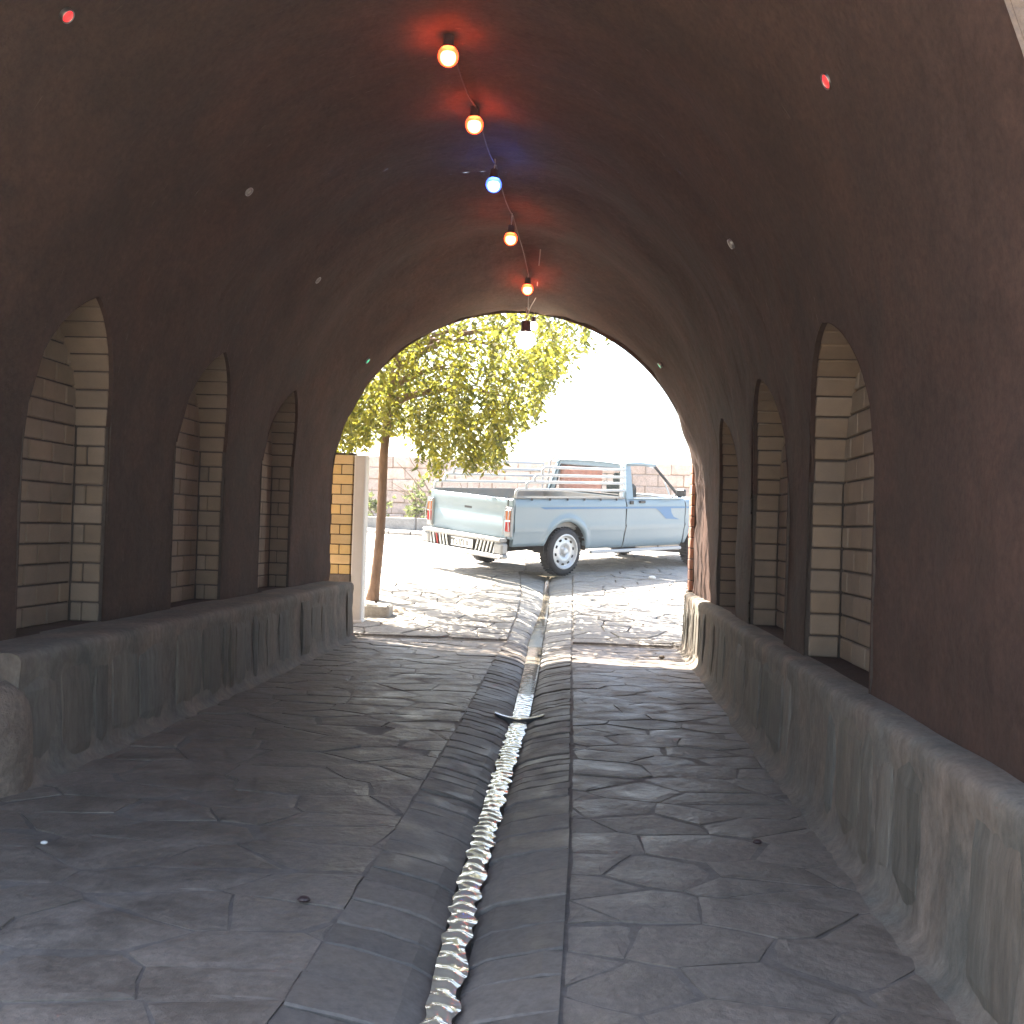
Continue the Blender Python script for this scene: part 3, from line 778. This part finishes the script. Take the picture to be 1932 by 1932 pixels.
# low stone planter at the foot of the trunk
mb = MB()
pl = empty('planter_kerb', (-2.15, 10.0, gz(-2.15, 10.0))); tag(pl, 'low stone kerb block in front of the leaning tree trunk', 'kerb')
c0 = Vector(pl.location)
mb.box((0, 0, .045), (.48, .20, .15), ch=.02); mb.build('kerb_block', M_pave, pl, rot=(0, 0, R(-3)))
mb = MB(); rows = []
for i in range(9):
    rows.append([( -.35+.75*j/8, .1+.95*i/8, .06+.03*nz(j, i, 1)-(.07 if i in (0, 8) or j in (0, 8) else 0)) for j in range(9)])
mb.grid(rows); mb.build('soil', M_soil, pl, smooth=True)

# ------------------------------------------------------------------ back wall, kerbs and shrubs
def blockwall(name, label, cat, x0, x1, Y, zf, h, bw, ch, dpt, m_, bname, rg, cap=None, rot=0):
    root = empty(name, ((x0+x1)/2, Y, 0), (0, 0, rot)); tag(root, label, cat); cx = (x0+x1)/2
    zb = zf
    mb = MB(); mb.box((0, dpt*.5+.01, zb+h/2-.1), (x1-x0, dpt-.03, h+.2)); mb.build('core', M_mortar if m_ is not M_wallstone else M_soil, root)
    nrow = int(round(h/ch)); MS = []
    for q in range(6):
        vs, fs = chamfer_box(bw/2-.008, dpt/2, ch/2-.007, .014)
        vs = [v+Vector((rg.uniform(-.006, .006), rg.uniform(-.012, .012) if v.y < 0 else 0, rg.uniform(-.005, .005))) for v in vs]
        me = bpy.data.meshes.new(bname); me.from_pydata(vs, [], fs); me.materials.append(m_); MS.append(me)
    for r_ in range(nrow):
        x = x0+(bw/2 if r_ % 2 else 0)
        while x < x1-bw*.4:
            inst(bname, rg.choice(MS), root, (x+bw/2-cx, dpt/2+rg.uniform(-.012, .012), zb+(r_+.5)*ch))
            x += bw
    return root
rg = random.Random(4)
blockwall('boundary_wall', 'pinkish stone block wall across the back of the courtyard', 'wall', -8.5, 7.5, 21.0, 1.0, 1.44, .52, .24, .3, M_wallstone, 'wall_block', rg)
blockwall('planter_wall', 'low grey block kerb of the planting bed in front of the pink wall', 'kerb', -7.5, 4.5, 18.6, gz(-3.5, 18.6)-.06, .27, .62, .27, .16, M_kerb, 'kerb_block', rg)
blockwall('stone_edging', 'rough pale stone edging below the grey planter kerb', 'edging', -7.2, 4.2, 17.3, gz(-3.5, 17.3)-.1, .16, .38, .16, .25, M_pave, 'edging_stone', rg)
mb = MB(); mb.grid([[(x, y, 1.16+.03*nz(x, y, 0)) for x in [-8+.5*i for i in range(27)]] for y in (18.7, 19.2, 19.8, 20.4, 21.0)])
tag(mb.build('planting_bed', M_soil, smooth=True), kind='structure')
def shrub(x, y, h, lean, label, seed):
    rg = random.Random(seed); root = empty('shrub', (x, y, 1.15)); tag(root, label, 'shrub', 'bare shrubs in the bed under the pink wall')
    lf = []
    for k in range(4):
        a = rg.uniform(-.5, .5)+lean; P = [Vector((rg.uniform(-.1, .1), rg.uniform(-.1, .1), 0))]
        hh = h*rg.uniform(.6, 1)
        for i in range(6): P.append(P[-1]+Vector((math.sin(a)*hh/6, rg.uniform(-.05, .05), math.cos(a)*hh/6))); a += rg.uniform(-.2, .2)
        mb = MB(); mb.tube(P, [.018-.002*i for i in range(7)], 5); mb.build('stem', M_stem, root)
        for i in range(16 if h < 1 else 10):
            q = rg.choice(P[:4]); lf.append(q+Vector((rg.gauss(0, .10), rg.gauss(0, .08), abs(rg.gauss(0, .09)))))
    m2 = MB()
    for p in lf:
        for q in range(5):
            d = Vector((rg.uniform(-1, 1), rg.uniform(-1, 1), rg.uniform(-.3, 1))).normalized(); u = d.orthogonal().normalized()
            s = d.cross(u)*.022; m2.add([p, p+d*.05-s, p+d*.1, p+d*.05+s], [(0, 1, 2, 3)])
    m2.build('leaves', M_leaf2, root)
shrub(-4.05, 19.6, .75, -.2, 'small bushy shrub left of the tree trunk under the pink wall', 1)
shrub(-3.35, 19.5, .9, .3, 'shrub with a dark leafy tuft right of the tree trunk', 2)
shrub(-2.75, 19.4, 1.5, -.62, 'tall bare shrub leaning left beside the truck tailgate', 3)
shrub(-2.3, 19.8, 1.1, .15, 'upright bare shrub half hidden behind the truck tailgate', 4)
shrub(-4.7, 19.5, .8, .1, 'shrub at the far left between white post and trunk', 5)

# ------------------------------------------------------------------ pickup truck
truck = empty('pickup_truck', (-1.525, 13.0106, .4459))
truck.rotation_mode = 'QUATERNION'
truck.rotation_quaternion = (Matrix.Rotation(R(48.05), 3, 'Z') @ Matrix.Rotation(R(-2.40), 3, 'Y') @ Matrix.Rotation(R(4.64), 3, 'X')).to_quaternion()
tag(truck, 'pale blue single cab pickup truck with white side rails parked across the courtyard', 'pickup truck')
HW = .80
def ywid(z, x=1.):
    """half width of the side skin at height z"""
    return lerp_tab([(.30, HW-.06), (.40, HW-.025), (.55, HW-.005), (.60, HW+.004), (.625, HW+.014), (.65, HW+.002), (.86, HW-.002), (.90, HW+.003), (.94, HW-.012), (1.0, HW-.035)], z)
RAX, FAX, WR = .96, 3.87, .312
def side(x0, x1, zb, zt, name, arches, m_=M_paint, par=truck, both=True, thick=.03):
    out = []
    for s in (-1, 1):
        mb = MB(); n = max(4, int((x1-x0)/.035)); f = []; bk = []
        for i in range(n+1):
            x = x0+(x1-x0)*i/n; lo = zb(x) if callable(zb) else zb
            for ax in arches:
                r = .395
                if abs(x-ax) < r: lo = max(lo, WR+math.sqrt(r*r-(x-ax)**2)*.98)
            ht = zt(x) if callable(zt) else zt
            zs_ = [lo+(ht-lo)*k/14 for k in range(15)]
            flare = 0
            for ax in arches: flare = max(flare, .0)
            row = []
            for z in zs_:
                dd = 0
                for ax in arches:
                    rr = math.hypot(x-ax, (z-WR)); dd = max(dd, .022*math.exp(-((rr-.43)/.035)**2))
                row.append((x, s*(ywid(z)+dd), z))
            f.append([(x, s*(ywid(lo)-.05), lo+.004)]+row+[(x, s*(ywid(ht)-thick-.01), ht+.006)])
        mb.grid(f)
        for rr in (f[0], f[-1]):
            mb.add([rr[1], rr[8], rr[-2], (rr[-2][0], s*(ywid(rr[-2][2])-.05), rr[-2][2]), (rr[8][0], s*.74, rr[8][2]), (rr[1][0], s*.72, rr[1][2])], [(0, 1, 2, 3, 4, 5)])
        out.append(mb.build(name, m_, par, smooth=False)); sm = out[-1].data
        sm.polygons.foreach_set('use_smooth', [True]*len(sm.polygons))
    return out
def zb_rear(x): return lerp_tab([(0, .40), (.55, .40), (1.35, .33), (2.1, .33)], x)
side(.02, 2.10, zb_rear, 1.0, 'bed_side', [RAX])
doors = side(2.125, 3.42, .33, lambda x: 1.0, 'door', [])
def zt_f(x): return lerp_tab([(3.44, .985), (4.2, .955), (4.7, .90), (4.8, .86)], x)
side(3.44, 4.80, .36, zt_f, 'front_fender', [FAX+.02])
# rocker sill
mb = MB()
for s in (-1, 1): mb.box((2.45, s*.755, .285), (1.95, .05, .045), ch=.01)
mb.build('running_bar', M_rail, truck)
# chassis, bed floor, inner walls
mb = MB(); mb.box((1.05, 0, .60), (2.1, 1.40, .03)); mb.box((.0+2.07, 0, .80), (.03, 1.52, .42))
for s in (-1, 1):
    mb.box((1.05, s*.735, .82), (2.06, .02, .40))
    mb.box((RAX, s*.60, .70), (.72, .24, .20), ch=.03)
    mb.box((1.05, s*.752, 1.0), (2.06, .06, .014))
mb.build('cargo_bed', M_bed, truck)
mb = MB()
for s in (-1, 1): mb.box((2.2, s*.42, .40), (4.3, .09, .12))
mb.box((RAX, 0, .32), (.12, 1.3, .10), ch=.02); mb.box((FAX, 0, .32), (.10, 1.2, .08)); mb.box((2.8, 0, .42), (1.3, 1.35, .16)); mb.box((4.0, 0, .55), (.9, 1.1, .25)); mb.box((1.7, -.2, .40), (.7, .5, .18), ch=.03)
mb.tube([(.05, -.35, .30), (.8, -.35, .33)], .03, 10)
mb.build('chassis', M_under, truck)
# tailgate with pressed recess
tg = MB(); zt, zb = .985, .50
zl = [(.50, 0), (.515, -.008), (.74, -.008), (.755, .0), (.775, -.004), (.79, .014), (.86, .016), (.875, -.006), (.93, -.012), (.975, -.006), (.985, .012)]
rows = []
for k in range(41):
    y = -.70+1.40*k/40; e = min(1, (k/40)*28, (1-k/40)*28); e = max(0, min(1, e-1)) if 0 < k < 40 else 0
    rows.append([(-.015+(dx if dx < 0.011 else dx*e), y, z) for z, dx in zl]+[(.03, y, .985)])
tg.grid(rows)
o = tg.build('tailgate', M_paint, truck, smooth=True)
mb = MB(); mb.box((-.006, .03, .825), (.02, .15, .035), ch=.005); mb.build('handle', M_black, o)
mb = MB(); mb.box((.02, 0, .74), (.03, 1.40, .48)); mb.build('inner_panel', M_bed, o)
# rear corner posts and tail lights
for s in (-1, 1):
    mb = MB(); mb.box((.012, s*.745, .74), (.055, .088, .50), ch=.012); mb.build('corner_post', M_paint, truck)
    tl = MB(); tl.box((-.028, s*.750, .705), (.05, .105, .36), ch=.010); t = tl.build('tail_light', M_bump, truck)
    a = MB(); a.box((-.032, s*.7505, .79), (.052, .090, .13), ch=.008); a.build('amber_lens', M_amber, t)
    a = MB(); a.box((-.032, s*.7505, .655), (.052, .090, .14), ch=.008); a.build('red_lens', M_red, t)
    g_ = MB()
    g_.tube([(-.075, s*.80, .60), (-.09, s*.79, .72), (-.065, s*.77, .90)], .008, 6); g_.tube([(-.075, s*.70, .55), (-.085, s*.71, .72), (-.065, s*.73, .90)], .008, 6)
    g_.build('light_guard', M_rail, t)
# bumper
mb = MB(); mb.box((-.10, 0, .475), (.13, 1.50, .05), ch=.015); b0 = mb.build('rear_bumper', M_bump, truck)
mb = MB(); mb.box((-.115, 0, .285), (.10, 1.62, .045), ch=.012)
mb.tube([(-.17, -.78, .27), (-.17, .78, .27)], .018, 8)
mb.build('lower_bar', M_bump, b0)
for s in (-1, 1):
    mb = MB(); mb.box((-.10, s*.70, .375), (.11, .16, .14), ch=.02); mb.build('bumper_end', M_bump, b0)
mb = MB(); mb.box((-.105, 0, .38), (.02, 1.34, .15)); mb.build('bumper_panel', M_under, b0)
for s in (-1, 1):
    for k in range(6):
        mb = MB(); y = s*(.27+.065*k)
        mb.prism([(y-.012, .31), (y+.012, .31), (y+.052, .45), (y+.028, .45)] if s > 0 else [(y-.012, .31), (y+.012, .31), (y-.028, .45), (y-.052, .45)], -.128, -.116, ax='x')
        fixnormals(mb.build('diagonal_stripe', M_red if (k == 3 and s > 0) else M_plate, b0))
mb = MB(); mb.box((-.135, -.02, .382), (.012, .42, .115), ch=.004); plate = mb.build('number_plate', M_plate, b0)
mb = MB()
def stroke(pts, y0, z0, sc=.044, w=.007):
    for (a, b), (c, d) in zip(pts, pts[1:]):
        P = Vector((-.1425, y0-a*sc, z0+b*sc)); Q = Vector((-.1425, y0-c*sc, z0+d*sc)); t = (Q-P).normalized(); n_ = Vector((0, -t.z, t.y))*w
        P -= t*w*.6; Q += t*w*.6; mb.add([P-n_, Q-n_, Q+n_, P+n_], [(0, 1, 2, 3)])
three = [(.0, 1.7), (.12, 1.45), (.30, 1.45), (.38, 1.7), (.5, 1.45), (.66, 1.45), (.75, 1.75)]
two = [(.0, 1.7), (.15, 1.42), (.5, 1.42), (.62, 1.75)]
yy = .185; z0 = .343
stroke(three, yy, z0); stroke([(.0, 1.7), (.0, 0)], yy, z0)
stroke(two, yy-.05, z0); stroke([(.0, 1.7), (.0, 0)], yy-.05, z0)
stroke([(.1, 1.2), (.6, .5), (.55, .1), (.0, .1)], yy-.10, z0)
stroke([(0, 1.7), (0, 0)], yy-.165, z0); stroke(two, yy-.195, z0); stroke([(0, 1.7), (0, 0)], yy-.195, z0); stroke([(0, 1.7), (0, 0)], yy-.245, z0)
stroke([(0, 1.4), (0, .3)], yy-.30, z0); stroke([(0, 1.4), (0, .3)], yy-.325, z0)
mb.build('plate_digits', M_black, plate)
# wheels
def wheel(x, s, name='wheel'):
    root = empty(name, (x, s*.70, WR), parent=truck)
    W2 = .095; prof_ = [(.205, -W2*.9), (.235, -W2), (.275, -W2), (.300, -W2*.78), (.312, -W2*.45), (.312, W2*.45), (.300, W2*.78), (.275, W2), (.235, W2), (.205, W2*.9), (.19, 0), (.205, -W2*.9)]
    mb = MB(); mb.lathe(prof_, 40); t = mb.build('tyre', M_dark, root, smooth=True)
    mb = MB()
    for k in range(40):
        a = 2*PI*k/40; mb.box((0, 0, 0), (.016, W2*1.5, .012), Matrix.Rotation(a, 3, 'Y') @ Matrix.Translation((0, 0, 0)).to_3x3())
        c_ = Vector((math.sin(a)*.314, 0, math.cos(a)*.314))
        for i in range(len(mb.v)-8, len(mb.v)): mb.v[i] = tuple(Vector(mb.v[i])+c_)
    mb.build('tread', M_dark, t)
    rr = MB(); o_ = s*W2
    rr.lathe([(.228, o_*.98), (.214, o_*1.08), (.205, o_*1.02), (.198, o_*.70), (.178, o_*.62), (.150, o_*.78), (.120, o_*.86), (.085, o_*.80), (.070, o_*.55), (.045, o_*.60), (.043, o_*.98), (.034, o_*1.08), (.0005, o_*1.08)], 40)
    rim = rr.build('rim', M_rim, root, smooth=True)
    h_ = MB()
    for k in range(10):
        a = 2*PI*k/10+.1; h_.box((math.sin(a)*.163, o_*.76, math.cos(a)*.163), (.036, .022, .024), Matrix.Rotation(a, 3, 'Y'), ch=.004)
    h_.build('vent_hole', M_under, rim)
    h_ = MB()
    for k in range(5):
        a = 2*PI*k/5+.3; h_.box((math.sin(a)*.062, o_*.66, math.cos(a)*.062), (.014, .03, .014), ch=.003)
    h_.build('wheel_nut', M_chrome, rim)
for x in (RAX, FAX):
    for s in (-1, 1): wheel(x, s)
# arch liners
mb = MB()
for ax in (RAX, FAX+.02):
    for s in (-1, 1):
        rows = []
        for k in range(15):
            a = PI*k/14; rows.append([(ax+.395*math.cos(a), s*.775, WR+.39*math.sin(a)), (ax+.40*math.cos(a), s*.50, WR+.39*math.sin(a))])
        mb.grid(rows)
        mb.grid([[(ax+.4*math.cos(PI*k/14), s*.5, WR) , (ax+.4*math.cos(PI*k/14), s*.5, WR+.39*math.sin(PI*k/14))] for k in range(15)])
tag(mb.build('wheel_arch', M_under, truck), kind='stuff')
mb = MB()
for s in (-1, 1): mb.box((RAX-.40, s*.70, .36), (.010, .18, .12))
mb.build('mud_flap', M_dark, truck)
# cab
def zr(y): return 1.485-.035*(y/.6)**2
def loop(z, t):  # plan outline of the greenhouse at height fraction t (0 belt, 1 roof edge)
    xr = 2.16+.07*t; xf = 3.42-.58*t; hw = .775-.135*t; return xr, xf, hw
cabr = MB(); rows = []
for i in range(15):
    u = i/14; x = 2.20+(2.86-2.20)*u; r_ = []
    for j in range(17):
        v = -1+2*j/16; y = .655*v; z = 1.50-.030*abs(v)**2.5-.045*abs(2*u-1)**3*(1 if u > .5 else .6)-(.03 if abs(v) > .99 else 0)
        r_.append((x, y, z))
    rows.append(r_)
cabr.grid(rows); roof = cabr.build('roof', M_paint_lit, truck, smooth=True)
# pillars
def pil(p, q, w, d, m_=M_paint, name='pillar'):
    mb = MB(); mb.tube([p, ((Vector(p)+Vector(q))/2), q], [w, w*.9, w*.85], 8); return mb.build(name, m_, truck, smooth=True)
for s in (-1, 1):
    mb = MB(); mb.prism([(2.125, .99), (2.27, .99), (2.31, 1.44), (2.215, 1.46)], 0, .05)   # wide rear quarter pillar
    o = mb.build('rear_pillar', M_paint, truck)
    for v in o.data.vertices:
        t = (v.co.z-.99)/.47; yb = .775-.125*t; v.co.y = s*(yb-v.co.y)
    fixnormals(o)
    pil((3.36, s*.755, 1.0), (2.84, s*.635, 1.455), .024, 0, M_black, 'windscreen_pillar')
    mb = MB(); mb.tube([(2.22, s*.652, 1.455), (2.55, s*.652, 1.468), (2.86, s*.64, 1.452)], .022, 8); mb.build('door_frame', M_paint, truck, smooth=True)
    g_ = MB()
    P = [(2.275, .768, 1.005), (3.13, .765, 1.005), (3.00, .72, 1.20), (2.84, .645, 1.44), (2.31, .648, 1.445)]
    g_.add([(x, s*y, z) for x, y, z in P], [(0, 1, 2, 3, 4)]); g_.build('side_window', M_glass, truck)
    g_ = MB(); g_.tube([(2.27, s*.775, 1.003), (3.36, s*.772, 1.003)], .012, 6); g_.tube([(3.10, s*.775, 1.0), (3.0, s*.73, 1.22)], .012, 6); g_.build('window_trim', M_paint_lit, truck)
    g_ = MB(); g_.box((2.21, s*(HW+.004), .945), (.075, .02, .05), ch=.006); g_.build('door_lock', M_black, truck)
    g_ = MB(); g_.box((2.44, s*(HW+.0), .955), (.12, .03, .035), ch=.008); g_.build('door_handle', M_black, truck)
    # mirror
    g_ = MB(); g_.tube([(3.12, s*.78, 1.02), (3.16, s*.86, 1.07)], .012, 6); g_.box((3.17, s*.90, 1.09), (.07, .15, .11), ch=.02); g_.build('wing_mirror', M_black, truck)
# cab back panel with window opening
mb = MB()
yo, zo0, zo1 = .56, 1.03, 1.39
bk = lambda y, z: (2.155+.07*(z-1)/.47, y, z)
def q4(y0, y1, z0, z1, T=True):
    f_ = lambda y, z: Vector(bk(y*(1-.125/.775*max(0, (z-1)/.47)) , z))
    mb.add([f_(y0, z0), f_(y1, z0), f_(y1, z1), f_(y0, z1)], [(0, 1, 2, 3)])
q4(-.77, .77, .40, zo0); q4(-.77, .77, zo1, 1.47); q4(-.77, -.63, zo0, zo1); q4(.63, .77, zo0, zo1)
mb.build('cab_back_panel', M_paint, truck)
mb = MB(); mb.add([bk(-.60, zo0-.01), bk(.60, zo0-.01), bk(.56, zo1+.01), bk(-.56, zo1+.01)], [(0, 1, 2, 3)]); rw = mb.build('rear_window', M_glass, truck)
mb = MB(); mb.tube([bk(-.61, zo0), bk(.61, zo0), bk(.57, zo1), bk(-.57, zo1), bk(-.61, zo0)], .013, 6); mb.build('window_seal', M_dark, rw)
# seat backs and the red-brown cloth behind the rear glass
mb = MB(); rows = []
for i in range(31):
    y = -.22+.84*i/30; rows.append([(2.235+.012*math.sin(i*1.9), y*.98, z) for z in (.95, 1.1, 1.25, 1.41)])
mb.grid(rows); mb.build('curtain', M_curtain, truck, smooth=True)
mb = MB()
for y in (-.38, .38):
    mb.box((2.50, y, .90), (.16, .48, .56), Matrix.Rotation(-.15, 3, 'Y'), ch=.04); mb.box((2.75, y, .66), (.5, .48, .14), ch=.04); mb.box((2.44, y, 1.25), (.09, .25, .15), ch=.03)
mb.build('seat', M_under, truck)
mb = MB(); mb.box((3.25, 0, .93), (.25, 1.36, .12), ch=.03); 
mb.lathe([(.175, 0), (.185, .012), (.175, .024)], 20, Matrix.Translation((3.0, .36, 1.0)) @ Matrix.Rotation(R(65), 4, 'Z'))
mb.build('dashboard', M_under, truck)
mb = MB(); mb.grid([[(3.38, y, .99), (3.10, y*.93, 1.23), (2.86, y*.86, 1.455)] for y in (-.74, -.5, -.25, 0, .25, .5, .74)]); mb.build('windscreen', M_glass, truck, smooth=True)
mb = MB(); rows = []
for i in range(11):
    x = 3.36+1.43*i/10; zc = 1.015-.03*(i/10)-.07*(i/10)**4
    rows.append([(x, .76*v, zc-.035*abs(v)**3-.01) for v in [-1+2*j/10 for j in range(11)]])
mb.grid(rows); mb.build('bonnet', M_paint_lit, truck, smooth=True)
mb = MB(); mb.box((4.80, 0, .70), (.05, 1.54, .34), ch=.015); fr = mb.build('grille', M_black, truck)
for s in (-1, 1):
    mb = MB(); mb.box((4.82, s*.58, .72), (.05, .28, .18), ch=.02); mb.build('headlight', M_plate, fr)
mb = MB(); mb.box((4.88, 0, .44), (.12, 1.62, .14), ch=.03); mb.build('front_bumper', M_bump, truck)
mb = MB(); mb.box((2.5, 0, .42), (.9, 1.3, .04)); mb.box((3.40, 0, .70), (.03, 1.45, .55)); mb.build('cab_floor', M_under, truck)
# stripe and swoosh
for s in (-1, 1):
    mb = MB(); yb = HW+.0065
    mb.add([(.52, s*yb, .862), (3.42, s*yb, .862), (3.42, s*yb, .888), (.44, s*yb, .888)], [(0, 1, 2, 3)] if s > 0 else [(3, 2, 1, 0)])
    mb.add([(3.44, s*yb, .862), (4.7, s*yb, .858), (4.7, s*yb, .88), (3.44, s*yb, .888)], [(0, 1, 2, 3)])
    P = [(2.74, .862), (3.08, .862), (3.10, .80), (3.16, .74), (3.30, .70), (3.12, .71), (2.98, .715), (2.90, .77), (2.83, .82)]
    mb.add([(x, s*yb, z) for x, z in P], [tuple(range(len(P)))])
    mb.build('side_stripe', M_bluestripe, truck)
# side rails on the bed: five steps, each tube a part
for s in (-1, 1):
    y = s*.775
    for k in range(4):
        z = [1.105, 1.20, 1.285, 1.385][k]; x0 = [.03, .20, .34, .47][k]; zl_ = [1.0, 1.105, 1.20, 1.285][k]
        mb = MB(); P = [(x0, y, zl_), (x0+.005, y, z-.035), (x0+.02, y, z-.010), (x0+.06, y, z), (1.2, y, z), (2.06, y, z)]
        mb.tube(P, .019, 8); mb.build('side_rail', M_rail, truck, smooth=True)
    mb = MB()
    for x, z1 in ((2.04, 1.385),):
        mb.box((x, y+s*-.022, (1.0+z1)/2), (.03, .012, z1-1.0))
    mb.build('rail_upright', M_rail, truck)
    mb = MB()
    for x in (.3, .62, .94, 1.26, 1.58, 1.9): mb.box((x, s*.795, .985), (.022, .012, .03))
    mb.build('rope_hook', M_black, truck)
# headboard frame behind the cab
mb = MB()
mb.tube([(2.08, -.70, 1.0), (2.10, -.68, 1.42), (2.11, -.60, 1.50), (2.11, 0, 1.52), (2.11, .60, 1.50), (2.10, .68, 1.42), (2.08, .70, 1.0)], .016, 8)
mb.build('headboard_frame', M_rail, truck, smooth=True)

# small loose stone under the truck
mb = MB(); rows = []
for i in range(7):
    th = PI*i/6; rows.append([(.05*math.sin(th)*math.cos(2*PI*j/9)*(1+.2*nz(j, i, 0)), .04*math.sin(th)*math.sin(2*PI*j/9), -.03*math.cos(th)) for j in range(9)])
mb.grid(rows, closed=True)
tag(mb.build('loose_stone', M_white, loc=(.85, 13.55, gz(.85, 13.55)+.03)), 'small white loose stone on the paving beside the truck', 'stone')

# ------------------------------------------------------------------ thin volume added in place of the lens's veiling glare
M_haze = bpy.data.materials.new('glare_haze'); M_haze.use_nodes = True; T = M_haze.node_tree
for n_ in list(T.nodes):
    if n_.type != 'OUTPUT_MATERIAL': T.nodes.remove(n_)
pv = T.nodes.new('ShaderNodeVolumePrincipled'); pv.inputs['Color'].default_value = (1, .95, .90, 1); pv.inputs['Density'].default_value = .003; pv.inputs['Anisotropy'].default_value = .35
T.links.new(pv.outputs[0], T.nodes['Material Output'].inputs['Volume'])
hz = MB(); hz.box((0, 12.0, 2.6), (26, 40, 7.2)); tag(hz.build('glare_haze', M_haze), kind='stuff')

for (x, y, r_, m_, lb) in ((-1.62, 3.02, .009, M_white, 'tiny pale pebble lying on the left flagstones'), (-.72, 2.68, .014, M_socket, 'small dark clod lying beside the left edge of the gully'),
                           (.58, 3.42, .013, M_socket, 'small dark clod on the right flagstones near the wall'), (.62, 8.35, .022, M_dado, 'round stone on the floor at the foot of the right wall by the exit')):
    mb = MB(); rows = []
    for i in range(7):
        th = PI*i/6; rows.append([(r_*math.sin(th)*math.cos(2*PI*j/9)*(1.2+.4*nz(j, i, x)), r_*math.sin(th)*math.sin(2*PI*j/9), -r_*.6*math.cos(th)) for j in range(9)])
    mb.grid(rows, closed=True); tag(mb.build('pebble', m_, loc=(x, y, r_*.45)), lb, 'stone')
